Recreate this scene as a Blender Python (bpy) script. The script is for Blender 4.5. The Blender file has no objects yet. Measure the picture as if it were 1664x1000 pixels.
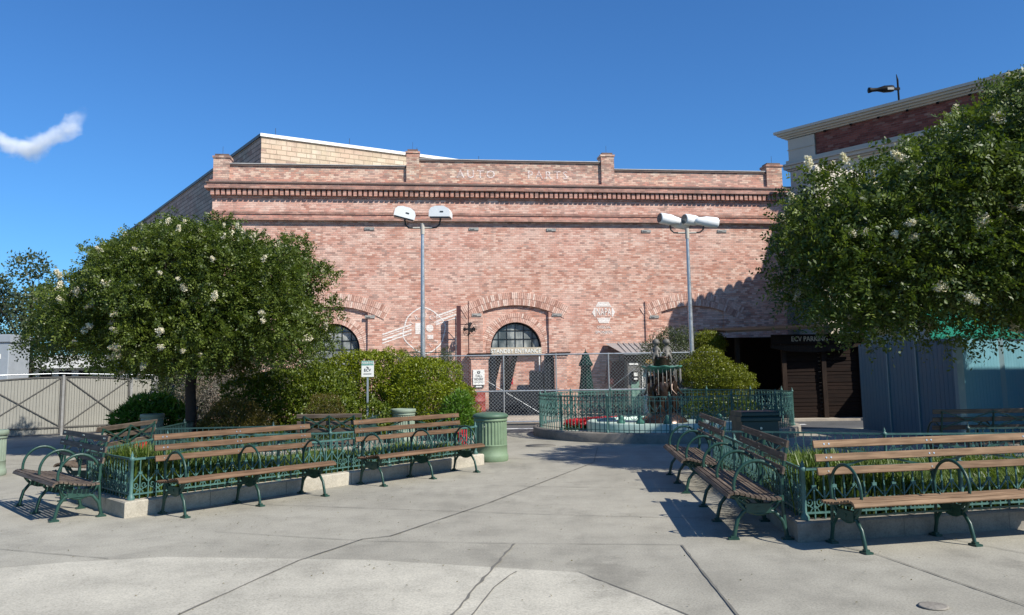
import bpy, math, random
import numpy as np
from mathutils import Vector, Matrix
from mathutils.geometry import tessellate_polygon
random.seed(7); rng = np.random.default_rng(11)
R = math.radians; PI = math.pi
scene = bpy.context.scene; COL = scene.collection

# ------------------------------------------------------------- camera
PITCH = math.atan(170 / 1400.0); ROLL = 0.015
cd = bpy.data.cameras.new("camera"); cam = bpy.data.objects.new("camera", cd); COL.objects.link(cam)
fw = Vector((0, math.cos(PITCH), math.sin(PITCH))); r0 = Vector((1, 0, 0)); u0 = r0.cross(fw)
rr = r0 * math.cos(ROLL) - u0 * math.sin(ROLL); uu = u0 * math.cos(ROLL) + r0 * math.sin(ROLL)
m = Matrix((rr, uu, -fw)).transposed().to_4x4(); m.translation = Vector((0, 0, 1.6)); cam.matrix_world = m
cd.sensor_fit = 'HORIZONTAL'; cd.sensor_width = 36; cd.lens = 1400 / 1664 * 36; cd.shift_y = -68 / 1664
cd.clip_end = 3000; cd.clip_start = 0.05
scene.camera = cam
scene.cycles.volume_bounces = 4
# ------------------------------------------------------------- light
SUN = Vector((0.92, -0.68, 1.0)).normalized()
w = bpy.data.worlds.new("World"); scene.world = w; w.use_nodes = True
nt = w.node_tree; bg = nt.nodes['Background']
sky = nt.nodes.new('ShaderNodeTexSky'); sky.sky_type = 'NISHITA'; sky.sun_disc = False
sky.sun_elevation = math.asin(SUN.z); sky.sun_rotation = math.atan2(SUN.x, SUN.y)
sky.air_density = 1.0; sky.dust_density = 0.25; sky.ozone_density = 3.0; sky.altitude = 0
tint = nt.nodes.new('ShaderNodeMix'); tint.data_type = 'RGBA'; tint.blend_type = 'MULTIPLY'; tint.inputs[0].default_value = 1; tint.inputs[7].default_value = (.60, 1.18, 1.78, 1)
nt.links.new(sky.outputs[0], tint.inputs[6]); nt.links.new(tint.outputs[2], bg.inputs[0]); bg.inputs[1].default_value = 0.062
sl = bpy.data.lights.new("sun", 'SUN'); sl.energy = 5.0; sl.angle = R(0.53); sl.color = (1.0, 0.955, 0.88)
so = bpy.data.objects.new("sun", sl); COL.objects.link(so); so.rotation_euler = SUN.to_track_quat('Z', 'Y').to_euler()
scene.view_settings.view_transform = 'Standard'; scene.view_settings.look = 'None'
scene.view_settings.gamma = 1; scene.view_settings.exposure = 0.4

# ------------------------------------------------------------- node helpers
class NT:
    def __init__(s, name):
        s.m = bpy.data.materials.new(name); s.m.use_nodes = True; s.t = s.m.node_tree
        s.b = s.t.nodes['Principled BSDF']; s.out = s.t.nodes['Material Output']
    def n(s, typ, **kw):
        x = s.t.nodes.new('ShaderNode' + typ)
        for k, v in kw.items(): setattr(x, k, v)
        return x
    def put(s, inp, v):
        if isinstance(v, bpy.types.NodeSocket): s.t.links.new(v, inp)
        elif v is not None:
            if isinstance(v, tuple) and len(v) == 3 and inp.type == 'RGBA': v = (*v, 1)
            inp.default_value = v
    def math(s, op, a, b=0.0, c=None):
        x = s.n('Math', operation=op); s.put(x.inputs[0], a); s.put(x.inputs[1], b)
        if c is not None: s.put(x.inputs[2], c)
        return x.outputs[0]
    def mix(s, f, a, b, mode='MIX'):
        x = s.n('Mix', data_type='RGBA', blend_type=mode); s.put(x.inputs[0], f); s.put(x.inputs[6], a); s.put(x.inputs[7], b)
        return x.outputs[2]
    def noise(s, vec, scale, detail=4, rough=.6, dim='3D'):
        x = s.n('TexNoise', noise_dimensions=dim); s.put(x.inputs['Vector'], vec); x.inputs['Scale'].default_value = scale
        x.inputs['Detail'].default_value = detail; x.inputs['Roughness'].default_value = rough
        return x.outputs['Fac']
    def ramp(s, f, stops):
        x = s.n('ValToRGB'); s.put(x.inputs[0], f); e = x.color_ramp.elements
        while len(e) < len(stops): e.new(.5)
        for k, (p, c) in zip(e, stops):
            k.position = p; k.color = (*c, 1) if isinstance(c, tuple) else (c, c, c, 1)
        return x.outputs[0]
    def obj(s): return s.n('TexCoord').outputs['Object']
    def scale(s, v, t):
        x = s.n('Mapping'); s.put(x.inputs[0], v); x.inputs['Scale'].default_value = t; return x.outputs[0]
    def bump(s, h, strength=.3, dist=.01):
        x = s.n('Bump'); s.put(x.inputs['Height'], h); x.inputs['Strength'].default_value = strength; x.inputs['Distance'].default_value = dist
        s.put(s.b.inputs['Normal'], x.outputs[0])
    def fin(s, col=None, rough=None, metal=None, spec=None):
        s.put(s.b.inputs['Base Color'], col); s.put(s.b.inputs['Roughness'], rough); s.put(s.b.inputs['Metallic'], metal)
        s.put(s.b.inputs['Specular IOR Level'], spec); return s.m

def paint(name, col, rough=.5, var=.25, scale=6, metal=0.0, bump=.1, dark=.55, spec=.4):
    t = NT(name); o = t.obj(); a = t.noise(o, scale, 6, .65); b = t.noise(o, scale * 9, 3)
    f = t.math('ADD', t.math('MULTIPLY', a, .7), t.math('MULTIPLY', b, .3))
    c = t.ramp(f, [(.32, tuple(x * (1 - var) for x in col)), (.55, col), (.75, tuple(min(1, x * (1 + var * .7)) for x in col))])
    t.bump(b, bump, .004)
    return t.fin(c, t.ramp(a, [(.3, max(0, rough - .12)), (.7, min(1, rough + .12))]), metal, spec)

def wood(name, c1, c2, rough=.7, axis=0):
    t = NT(name); o = t.obj(); sc = [3, 3, 3]
    for i in range(3): sc[i] = 3 if i == axis else 45
    g = t.noise(t.scale(o, tuple(sc)), 1, 5, .6); l = t.noise(o, 2.3, 3)
    c = t.mix(t.ramp(g, [(.36, 0.), (.64, 1.)]), c1, c2); c = t.mix(t.ramp(l, [(.35, .0), (.7, .45)]), c, tuple(x * .55 for x in c1)); t.bump(g, .35, .003)
    at = t.n('Attribute', attribute_name='rnd').outputs['Fac']
    c = t.mix(1.0, c, t.ramp(at, [(0, .78), (1, 1.12)]), 'MULTIPLY')
    return t.fin(c, rough, 0., .18)

def brick(name, bw=.17, bh=.064, cols=None, dark=.085, mortar=(.62, .52, .45), wash=.6, patch=True, soot=None):
    t = NT(name); o = t.obj(); sp = t.n('SeparateXYZ'); t.put(sp.inputs[0], o)
    X, Y, Z = sp.outputs
    U = t.math('ADD', X, Y)
    v = t.math('DIVIDE', Z, bh); row = t.math('FLOOR', v)
    jit = t.n('TexWhiteNoise', noise_dimensions='1D'); t.put(jit.inputs['W'], row)
    off = t.math('ADD', t.math('MULTIPLY', t.math('MODULO', row, 2.0), .5), t.math('MULTIPLY', jit.outputs['Value'], .22))
    u = t.math('ADD', t.math('DIVIDE', U, bw), off); colm = t.math('FLOOR', u)
    cv = t.n('CombineXYZ'); t.put(cv.inputs[0], colm); t.put(cv.inputs[1], row)
    wn = t.n('TexWhiteNoise', noise_dimensions='2D'); t.put(wn.inputs['Vector'], cv.outputs[0]); r1 = wn.outputs['Value']
    wn2 = t.n('TexWhiteNoise', noise_dimensions='3D'); cv2 = t.n('CombineXYZ'); t.put(cv2.inputs[0], colm); t.put(cv2.inputs[1], row); cv2.inputs[2].default_value = 7.3
    t.put(wn2.inputs['Vector'], cv2.outputs[0]); r2 = wn2.outputs['Value']
    cols = cols or [(0, (.38, .16, .105)), (.25, (.56, .265, .18)), (.5, (.67, .365, .265)), (.75, (.76, .49, .37)), (1, (.86, .68, .54))]
    big = t.noise(o, .33, 4, .55); mid = t.noise(t.scale(o, (.8, .8, 3.2)), 1.3, 5, .65)
    sel = t.math('ADD', t.math('MULTIPLY', r1, .72), t.math('MULTIPLY', t.math('SUBTRACT', mid, .34), .55))
    c = t.ramp(sel, cols)
    if patch:
        c = t.mix(t.ramp(big, [(.42, 0.), (.62, .55)]), c, t.mix(.5, c, (.76, .41, .34)))
        wsh = t.noise(t.scale(o, (1, 1, 1.8)), .75, 6, .7)
        c = t.mix(t.math('MULTIPLY', t.ramp(wsh, [(.45, 0.), (.72, 1.)]), wash), c, (.84, .66, .54))
        drip = t.noise(t.scale(o, (4, 4, .5)), 1.0, 4, .6)
        c = t.mix(t.math('MULTIPLY', t.ramp(drip, [(.52, 0.), (.75, 1.)]), .45), c, (.30, .20, .16))
    dk = t.math('LESS_THAN', r2, t.math('MULTIPLY', t.ramp(mid, [(.35, .5), (.65, 1.4)]), dark))
    c = t.mix(t.math('MULTIPLY', dk, .6), c, (.26, .16, .13))
    fu = t.math('FRACT', u); fv = t.math('FRACT', v)
    mk = t.math('MAXIMUM', t.math('LESS_THAN', fv, .2), t.math('LESS_THAN', fu, .055))
    fine = t.noise(o, 38, 3)
    c = t.mix(t.math('MULTIPLY', mk, .8), c, t.mix(t.ramp(mid, [(.4, 0.), (.6, 1.)]), tuple(x * .36 for x in mortar), tuple(x * .75 for x in mortar)))  # joint colour darkened to stand for the shade in recessed mortar
    c = t.mix(t.ramp(fine, [(.3, .25), (.6, 0.)]), c, (.22, .13, .1))
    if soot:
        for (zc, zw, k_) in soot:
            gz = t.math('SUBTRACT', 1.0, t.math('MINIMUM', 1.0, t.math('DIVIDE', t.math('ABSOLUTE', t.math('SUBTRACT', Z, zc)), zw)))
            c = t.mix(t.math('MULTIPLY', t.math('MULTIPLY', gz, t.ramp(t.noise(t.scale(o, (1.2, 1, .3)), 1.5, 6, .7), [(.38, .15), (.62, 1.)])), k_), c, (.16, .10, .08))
    t.bump(t.math('SUBTRACT', t.math('ADD', t.math('MULTIPLY', r1, .3), t.math('MULTIPLY', fine, .5)), mk), .5, .012)
    return t.fin(c, .88, 0.0, .2)

def leafmat(name, c1, c2, c3, rough=.45, trans=.35):
    t = NT(name); at = t.n('Attribute', attribute_name='rnd').outputs['Fac']
    c = t.ramp(at, [(0, c1), (.55, c2), (.9, c3), (1, c3)])
    n = t.noise(t.obj(), 1.1, 3); c = t.mix(t.ramp(n, [(.35, 0.), (.7, .5)]), c, tuple(x * y for x, y in zip(c2, (1.5, 1.25, .7))))
    t.fin(c, rough, 0.0, .45)
    tr = t.n('BsdfTranslucent'); t.put(tr.inputs[0], t.mix(1.0, c, (1.2, 1.25, .6), 'MULTIPLY'))
    mx = t.n('MixShader'); mx.inputs[0].default_value = trans
    t.t.links.new(t.b.outputs[0], mx.inputs[1]); t.t.links.new(tr.outputs[0], mx.inputs[2]); t.t.links.new(mx.outputs[0], t.out.inputs[0])
    return t.m

def concrete(name, base, big=.25, bumpk=.35, speck=.20, sc=1.0):
    t = NT(name); o = t.obj(); a = t.noise(o, .28 * sc, 6, .62); b = t.noise(o, 2.2 * sc, 6, .7); c_ = t.noise(o, 60, 4, .7); d = t.noise(t.scale(o, (1, .35, 1)), 1.1, 5, .7)
    c = t.ramp(a, [(.3, tuple(x * (1 - big) for x in base)), (.5, base), (.7, tuple(x * (1 + big * .55) for x in base))])
    c = t.mix(1.0, c, t.ramp(b, [(.3, .80), (.5, .98), (.7, 1.1)]), 'MULTIPLY')
    c = t.mix(1.0, c, t.ramp(d, [(.30, .80), (.45, 1.0)]), 'MULTIPLY')
    c = t.mix(1.0, c, t.ramp(c_, [(.3, 1 - speck * 1.6), (.5, 1.), (.7, 1 + speck)]), 'MULTIPLY')
    v = t.n('TexVoronoi'); t.put(v.inputs['Vector'], o); v.inputs['Scale'].default_value = 1.7
    spots = t.math('LESS_THAN', v.outputs['Distance'], t.math('MULTIPLY', b, .045))
    v2 = t.n('TexVoronoi'); t.put(v2.inputs['Vector'], t.scale(o, (1, .6, 1))); v2.inputs['Scale'].default_value = .55; st = t.ramp(t.math('ADD', v2.outputs['Distance'], t.math('MULTIPLY', b, .5)), [(.38, .82), (.5, 1.)]); c = t.mix(1.0, c, st, 'MULTIPLY')
    c = t.mix(t.math('MULTIPLY', spots, .55), c, tuple(x * .35 for x in base))
    t.bump(t.math('ADD', t.math('MULTIPLY', b, .5), c_), bumpk, .006)
    return t.fin(c, .85, 0.0, .25)

M = {}
M['conc'] = concrete('paving concrete', (.335, .312, .25)); M['conc2'] = concrete('pale slab concrete', (.45, .418, .335))
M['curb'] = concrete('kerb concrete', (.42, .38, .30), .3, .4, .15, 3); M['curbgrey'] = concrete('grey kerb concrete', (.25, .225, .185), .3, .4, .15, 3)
M['joint'] = paint('joint', (.155, .145, .12), .95); M['asph'] = concrete('asphalt', (.10, .10, .10)); M['line'] = paint('road white', (.72, .72, .70), .7)
M['walk'] = concrete('beige walk', (.40, .35, .28))
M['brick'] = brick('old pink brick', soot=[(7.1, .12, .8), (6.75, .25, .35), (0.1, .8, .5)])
M['wpaint'] = brick('faded white paint on brick', cols=[(0, (.76, .68, .60)), (.5, (.88, .82, .75)), (1, (.93, .89, .84))], dark=.0, patch=False, mortar=(.95, .82, .72))
M['wghost'] = brick('ghost paint on brick', cols=[(0, (.62, .42, .35)), (.5, (.80, .64, .57)), (1, (.88, .78, .71))], dark=.08, patch=False)
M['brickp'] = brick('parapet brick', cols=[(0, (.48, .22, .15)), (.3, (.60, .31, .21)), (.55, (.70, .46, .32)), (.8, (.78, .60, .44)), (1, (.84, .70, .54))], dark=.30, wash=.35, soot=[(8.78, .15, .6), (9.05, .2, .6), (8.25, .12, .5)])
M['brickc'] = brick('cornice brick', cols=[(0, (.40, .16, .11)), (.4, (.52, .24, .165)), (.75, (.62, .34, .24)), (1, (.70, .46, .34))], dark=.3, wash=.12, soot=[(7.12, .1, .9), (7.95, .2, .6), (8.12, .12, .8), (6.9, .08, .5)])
M['brickd'] = brick('dark red brick', .215, .08, [(0, (.10, .03, .025)), (.4, (.17, .05, .04)), (.8, (.24, .08, .06)), (1, (.42, .30, .26))], dark=.1, mortar=(.22, .17, .15), patch=False)
M['tanblock'] = brick('tan block', .42, .205, [(0, (.50, .40, .26)), (.5, (.60, .50, .34)), (1, (.66, .57, .42))], dark=.03, mortar=(.52, .42, .28), wash=.3, soot=[(11.1, .25, .5), (10.2, .5, .25)])
M['greyblock'] = brick('grey block', .42, .205, [(0, (.20, .185, .16)), (.5, (.28, .26, .225)), (1, (.36, .33, .29))], dark=.12, mortar=(.17, .155, .13), wash=.1)
def vous():
    t = NT('arch brick'); at = t.n('Attribute', attribute_name='rnd').outputs['Fac']
    c = t.ramp(at, [(0, (.36, .18, .13)), (.12, (.54, .30, .22)), (.5, (.62, .38, .29)), (.85, (.70, .48, .38)), (1, (.76, .58, .47))]); n = t.noise(t.obj(), 14, 5)
    c = t.mix(1., c, t.ramp(n, [(.3, .7), (.6, 1.1)]), 'MULTIPLY'); t.bump(n, .4, .01); return t.fin(c, .88)
M['vous'] = vous()
M['stain'] = paint('weathered brick cap', (.16, .11, .09), .9, .5, 3)
M['capmetal'] = paint('coping metal', (.45, .43, .40), .5, .3, 2)
M['whitecap'] = paint('white coping', (.78, .76, .70), .5, .1)
M['green'] = paint('bench green paint', (.020, .062, .045), .38, .35, 9); M['teal'] = paint('verdigris fence paint', (.065, .15, .13), .5, .4, 8)
M['tealdark'] = paint('dark iron', (.022, .055, .05), .5, .3); M['wood'] = wood('bench slat wood', (.10, .058, .032), (.185, .112, .066)); M['woodtan'] = wood('tan slat wood', (.15, .09, .05), (.28, .18, .105)); M['woodgrey'] = wood('grey slat wood', (.085, .062, .045), (.19, .145, .105))  # woodtan is the paler tan timber of the near right bench
M['steel'] = paint('galvanised steel', (.48, .50, .50), .35, .12, 10, .6); M['bolt'] = paint('bolt', (.6, .58, .52), .3, .1, 5, .9)
M['lampwhite'] = paint('lamp head white', (.80, .80, .77), .35, .05); M['lampdark'] = paint('lamp underside', (.05, .06, .06), .3); M['arm'] = paint('dark arm', (.05, .045, .04), .4)
M['can'] = paint('litter bin sage', (.165, .235, .14), .6, .22, 5); M['canlid'] = paint('litter bin lid', (.075, .135, .085), .5, .2, 5); M['canpale'] = paint('pale litter bin', (.22, .27, .20), .6, .2, 5); M['candark'] = paint('dark bin', (.02, .045, .04), .45)
M['gate'] = paint('gate taupe', (.27, .26, .22), .6, .12, 2); M['gatefr'] = paint('gate frame', (.10, .095, .085), .5); M['gatepost'] = paint('gate post', (.26, .255, .24), .5)
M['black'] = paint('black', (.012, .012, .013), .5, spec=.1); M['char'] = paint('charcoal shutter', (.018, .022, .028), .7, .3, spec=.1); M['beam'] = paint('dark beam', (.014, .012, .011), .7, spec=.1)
M['glass'] = None
t = NT('old window glass'); n = t.noise(t.scale(t.obj(), (2.5, 2.5, 1.2)), 1.2, 4); M['glass'] = t.fin(t.ramp(n, [(.35, (.07, .08, .08)), (.52, (.24, .26, .25)), (.68, (.50, .50, .44))]), .12, 0., .8)
M['cream'] = paint('cream trim', (.47, .43, .36), .6, .1, 1.5); M['creamwall'] = paint('cream stucco', (.62, .55, .44), .8, .12, 1.5)
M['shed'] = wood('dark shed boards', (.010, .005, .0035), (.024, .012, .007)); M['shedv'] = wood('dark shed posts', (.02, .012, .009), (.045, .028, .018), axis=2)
M['hoard'] = paint('teal hoarding', (.12, .27, .31), .55, .08, 1.5); M['hoardshade'] = paint('shaded teal hoarding', (.055, .125, .165), .55, .08, 1.5); M['hoardpost'] = paint('pale teal post', (.17, .25, .26), .55, .08)  # second hoarding colour is the same teal with shade painted into it
M['emerald'] = paint('emerald awning', (.0, .16, .10), .7); M['umb'] = paint('umbrella canvas', (.006, .032, .026), .8, spec=.1)
M['red'] = paint('red', (.55, .02, .03), .5); M['rust'] = paint('oxblood paint', (.24, .045, .035), .6, .3); M['ox'] = paint('oxblood post', (.085, .03, .028), .5, .25)
M['sign'] = paint('white sign', (.80, .80, .74), .4, .04); M['signtxt'] = paint('sign print', (.04, .045, .05), .5); M['signgreen'] = paint('sign green', (.16, .38, .32), .5); M['yellow'] = paint('amber sign', (.62, .36, .08), .5)
M['signboard'] = paint('aged sign band', (.50, .43, .32), .7, .3, 4); M['blue'] = paint('poster blue', (.25, .50, .62), .5); M['postbrown'] = paint('poster picture', (.30, .12, .07), .5, .6, 12)
M['bark'] = paint('bark', (.035, .025, .02), .9, .5, 6, bump=.8); M['soil'] = paint('soil', (.05, .04, .03), .95, .4, 8, bump=.8)
M['lime'] = paint('weathered bronze', (.15, .14, .12), .55, .7, 9); M['pool'] = paint('pool paint', (.40, .52, .45), .4, .2, 2); M['bronze'] = paint('wet bronze', (.055, .035, .025), .28, .6, 5, .55); M['stonew'] = paint('lime crusted stone', (.34, .33, .30), .7, .6, 5); M['verd'] = paint('verdigris basin', (.05, .17, .13), .45, .6, 6)
M['corr'] = paint('corrugated roof', (.42, .43, .43), .4, .12, 3, .5); M['kiosk'] = paint('kiosk board', (.15, .145, .13), .7, .2, 3); M['kgreen'] = paint('kiosk green', (.17, .30, .24), .5)
M['mesh'] = paint('fence wire', (.42, .43, .42), .45, .1, 5, .3); M['flower'] = leafmat('cream blossom', (.55, .52, .42), (.68, .66, .57), (.76, .75, .68), .8, .15)
M['white'] = paint('white wall', (.78, .78, .76), .6, .06); M['greybox'] = paint('grey steel box', (.30, .33, .35), .5, .1)
M['lamplens'] = paint('lens', (.10, .12, .12), .2)
M['leafL'] = leafmat('crape myrtle leaf', (.022, .042, .006), (.072, .112, .016), (.20, .245, .05))
M['leafR'] = leafmat('crape myrtle leaf deep', (.018, .038, .006), (.064, .104, .016), (.195, .24, .05))
M['leafH'] = leafmat('clipped hedge leaf', (.060, .095, .004), (.15, .20, .006), (.27, .31, .02)); M['leafD'] = leafmat('dark hedge leaf', (.022, .050, .008), (.048, .085, .012), (.085, .125, .025))
M['leafM'] = leafmat('mid hedge leaf', (.040, .070, .006), (.095, .14, .010), (.19, .23, .025)); M['leafB'] = leafmat('brown tinged leaf', (.060, .060, .012), (.10, .085, .018), (.15, .12, .03)); M['leafG'] = leafmat('lime leaf', (.05, .12, .01), (.09, .19, .02), (.14, .25, .04))
M['leafO'] = leafmat('olive leaf', (.030, .050, .018), (.060, .085, .035), (.11, .14, .07)); M['leafY'] = leafmat('yellow green leaf', (.085, .11, .008), (.15, .18, .015), (.21, .24, .03))
M['leafF'] = leafmat('far leaf', (.030, .055, .025), (.06, .09, .045), (.10, .13, .07)); M['grassm'] = leafmat('lily turf leaf', (.035, .07, .010), (.085, .14, .022), (.20, .25, .075))
M['twig'] = leafmat('dry twigs', (.10, .09, .08), (.17, .15, .13), (.26, .24, .21), .8, .1); M['redfl'] = leafmat('red petals', (.40, .01, .02), (.55, .02, .04), (.65, .05, .08))
M['shadewing'] = M['creamwall']

# ------------------------------------------------------------- object helpers
def link(o, parent=None):
    COL.objects.link(o)
    if parent is not None: o.parent = parent
    return o
def tag(o, label=None, cat=None, group=None, kind=None):
    if label: o['label'] = label
    if cat: o['category'] = cat
    if group: o['group'] = group
    if kind: o['kind'] = kind
    return o
def thing(name, label, cat, loc=(0, 0, 0), rz=0., group=None):
    o = bpy.data.objects.new(name, None); o.empty_display_size = .2; o.location = loc; o.rotation_euler = (0, 0, rz)
    return tag(link(o), label, cat, group)
def frameM(o, x, y, z):   # matrix from axes
    return Matrix(((x[0], y[0], z[0], o[0]), (x[1], y[1], z[1], o[1]), (x[2], y[2], z[2], o[2]), (0, 0, 0, 1)))
class MB:
    def __init__(s): s.v = []; s.f = []; s.r = []; s.sm = []
    def add(s, vs, fs, rnd=None, smooth=False, M=None):
        b = len(s.v); rnd = random.random() if rnd is None else rnd
        for p in vs:
            p = Vector(p)
            if M is not None: p = M @ p
            s.v.append(p[:])
        for f in fs: s.f.append(tuple(i + b for i in f)); s.r.append(rnd); s.sm.append(smooth)
        return s
    def box(s, x0, x1, y0, y1, z0, z1, M=None, rnd=None):
        v = [(x, y, z) for z in (z0, z1) for y in (y0, y1) for x in (x0, x1)]
        return s.add(v, [(0, 2, 3, 1), (4, 5, 7, 6), (0, 1, 5, 4), (2, 6, 7, 3), (0, 4, 6, 2), (1, 3, 7, 5)], rnd, False, M)
    def bbox(s, x0, x1, y0, y1, z0, z1, b=.006, M=None, rnd=None):   # box with chamfered edges (along its longest axis)
        d = (x1 - x0, y1 - y0, z1 - z0); k = d.index(max(d))
        if k == 0: P = [(y0 + b, z0), (y1 - b, z0), (y1, z0 + b), (y1, z1 - b), (y1 - b, z1), (y0 + b, z1), (y0, z1 - b), (y0, z0 + b)]; mk = lambda a, p: (a, p[0], p[1]); e = (x0, x1)
        elif k == 1: P = [(x0 + b, z0), (x1 - b, z0), (x1, z0 + b), (x1, z1 - b), (x1 - b, z1), (x0 + b, z1), (x0, z1 - b), (x0, z0 + b)]; mk = lambda a, p: (p[0], a, p[1]); e = (y0, y1)
        else: P = [(x0 + b, y0), (x1 - b, y0), (x1, y0 + b), (x1, y1 - b), (x1 - b, y1), (x0 + b, y1), (x0, y1 - b), (x0, y0 + b)]; mk = lambda a, p: (p[0], p[1], a); e = (z0, z1)
        v = [mk(e[0], p) for p in P] + [mk(e[1], p) for p in P]
        f = [tuple(range(8))[::-1], tuple(range(8, 16))] + [(i, (i + 1) % 8, 8 + (i + 1) % 8, 8 + i) for i in range(8)]
        return s.add(v, f, rnd, False, M)
    def prism(s, pts, z0, z1, M=None, rnd=None):
        n = len(pts); v = [(p[0], p[1], z0) for p in pts] + [(p[0], p[1], z1) for p in pts]
        tri = tessellate_polygon([[Vector((p[0], p[1], 0)) for p in pts]])
        f = [tuple(t) for t in tri] + [tuple(n + i for i in t[::-1]) for t in tri] + [(i, (i + 1) % n, n + (i + 1) % n, n + i) for i in range(n)]
        return s.add(v, f, rnd, False, M)
    def cyl(s, p0, p1, r0, r1=None, n=8, rnd=None, M=None, caps=True, smooth=True):
        r1 = r0 if r1 is None else r1; p0 = Vector(p0); p1 = Vector(p1); d = (p1 - p0).normalized()
        a = d.orthogonal().normalized(); b = d.cross(a); v = []
        for p, r in ((p0, r0), (p1, r1)):
            for i in range(n): t = 2 * PI * i / n; v.append((p + a * (r * math.cos(t)) + b * (r * math.sin(t)))[:])
        s.add(v, [(i, (i + 1) % n, n + (i + 1) % n, n + i) for i in range(n)], rnd, smooth, M)
        if caps: s.add(v[:n], [tuple(range(n))[::-1]], rnd, False, M); s.add(v[n:], [tuple(range(n))], rnd, False, M)
        return s
    def tube(s, pts, r, n=6, closed=False, rnd=None, M=None, rad=None, flat=1.0, up=None):
        pts = [Vector(p) for p in pts]; k = len(pts); v = []; a0 = None
        for i, p in enumerate(pts):
            q = pts[(i + 1) % k] if (closed or i < k - 1) else p; o = pts[i - 1] if (closed or i > 0) else p
            d = (q - o).normalized()
            if up is not None: a = Vector(up); a = (a - d * a.dot(d)).normalized()
            else:
                a = (a0 - d * a0.dot(d)) if a0 is not None else d.orthogonal()
                if a.length < 1e-5: a = d.orthogonal()
                a.normalize(); a0 = a
            b = d.cross(a); ri = rad[i] if rad else r
            for j in range(n): t = 2 * PI * (j + .5) / n; v.append((p + a * (ri * flat * math.cos(t)) + b * (ri * math.sin(t)))[:])
        f = []
        for i in range(k if closed else k - 1):
            i2 = (i + 1) % k
            for j in range(n): j2 = (j + 1) % n; f.append((i * n + j, i * n + j2, i2 * n + j2, i2 * n + j))
        s.add(v, f, rnd, n > 4, M)
        if not closed: s.add(v[:n], [tuple(range(n))[::-1]], rnd, False, M); s.add(v[-n:], [tuple(range(n))], rnd, False, M)
        return s
    def lathe(s, prof, n=24, M=None, rnd=None, flute=None, smooth=True):
        v = []; k = len(prof)
        for (r, z) in prof:
            for j in range(n): t = 2 * PI * j / n; v.append((r * math.cos(t), r * math.sin(t), z))
        f = [(i * n + j, i * n + (j + 1) % n, (i + 1) * n + (j + 1) % n, (i + 1) * n + j) for i in range(k - 1) for j in range(n)]
        s.add(v, f, rnd, smooth, M)
        if prof[0][0] > 1e-4: s.add(v[:n], [tuple(range(n))[::-1]], rnd, False, M)
        if prof[-1][0] > 1e-4: s.add(v[-n:], [tuple(range(n))], rnd, False, M)
        return s
    def data(s, name, mat):
        me = bpy.data.meshes.new(name); me.from_pydata(s.v, [], s.f)
        at = me.attributes.new('rnd', 'FLOAT', 'FACE'); at.data.foreach_set('value', s.r)
        me.polygons.foreach_set('use_smooth', s.sm); me.materials.append(mat); me.update(); return me
    def build(s, name, mat, parent=None, label=None):
        o = bpy.data.objects.new(name, s.data(name, mat)); link(o, parent)
        if label: o['label'] = label
        return o
def struct(o, kind='structure'): o['kind'] = kind; return o
def quads(name, mat, V, rnd, parent=None, k=4):  # V (n*k,3)
    n = len(V) // k; me = bpy.data.meshes.new(name); me.vertices.add(len(V)); me.vertices.foreach_set('co', V.astype(np.float32).ravel())
    me.loops.add(n * k); me.loops.foreach_set('vertex_index', np.arange(n * k, dtype=np.int32)); me.polygons.add(n)
    me.polygons.foreach_set('loop_start', np.arange(0, n * k, k, dtype=np.int32)); me.polygons.foreach_set('loop_total', np.full(n, k, dtype=np.int32))
    at = me.attributes.new('rnd', 'FLOAT', 'FACE'); at.data.foreach_set('value', rnd.astype(np.float32)); me.materials.append(mat); me.update(); me.validate()
    return link(bpy.data.objects.new(name, me), parent)
def nrm(a): return a / np.maximum(np.linalg.norm(a, axis=-1, keepdims=True), 1e-6)
def leafv(P, A, N, L, W):    # diamond leaves
    A = nrm(A); B = nrm(np.cross(N, A)); L = np.asarray(L)[:, None] if np.ndim(L) else L; W = np.asarray(W)[:, None] if np.ndim(W) else W
    Nn = nrm(np.cross(A, B))
    return np.stack([P, P + A * L * .5 + B * W * .5 + Nn * W * .15, P + A * L, P + A * L * .5 - B * W * .5 + Nn * W * .15], 1).reshape(-1, 3)
def lumps_pts(lumps, n, shell=(.72, 1.06), inner=.2, stray=0.0):
    Lp = np.array([l[:3] for l in lumps]); Lr = np.array([(l[3], l[4] if len(l) > 4 else l[3], l[5] if len(l) > 5 else l[3]) for l in lumps])
    wgt = Lr.mean(1) ** 2; wgt /= wgt.sum(); k = rng.choice(len(lumps), n * 2, p=wgt)
    d = nrm(rng.normal(size=(n * 2, 3))); rad = rng.uniform(*shell, n * 2); inn = rng.random(n * 2) < inner; rad[inn] = rng.uniform(.2, .8, inn.sum()); st = rng.random(n * 2) < stray; rad[st] = rng.uniform(1.02, 1.28, st.sum())
    nz = 1 + .10 * np.sin(d[:, 0] * 7 + k * 1.3) * np.sin(d[:, 1] * 6 + k) + .08 * np.sin(d[:, 2] * 11 + k * 2.1)
    P = Lp[k] + d * Lr[k] * (rad * nz)[:, None]
    keep = np.ones(len(P), bool)
    for i in range(len(lumps)):
        q = np.linalg.norm((P - Lp[i]) / Lr[i], axis=1); keep &= ~((q < .55) & (k != i) & (rng.random(len(P)) < .85))
    P = P[keep][:n]; D = d[keep][:n]
    return P, D
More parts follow.
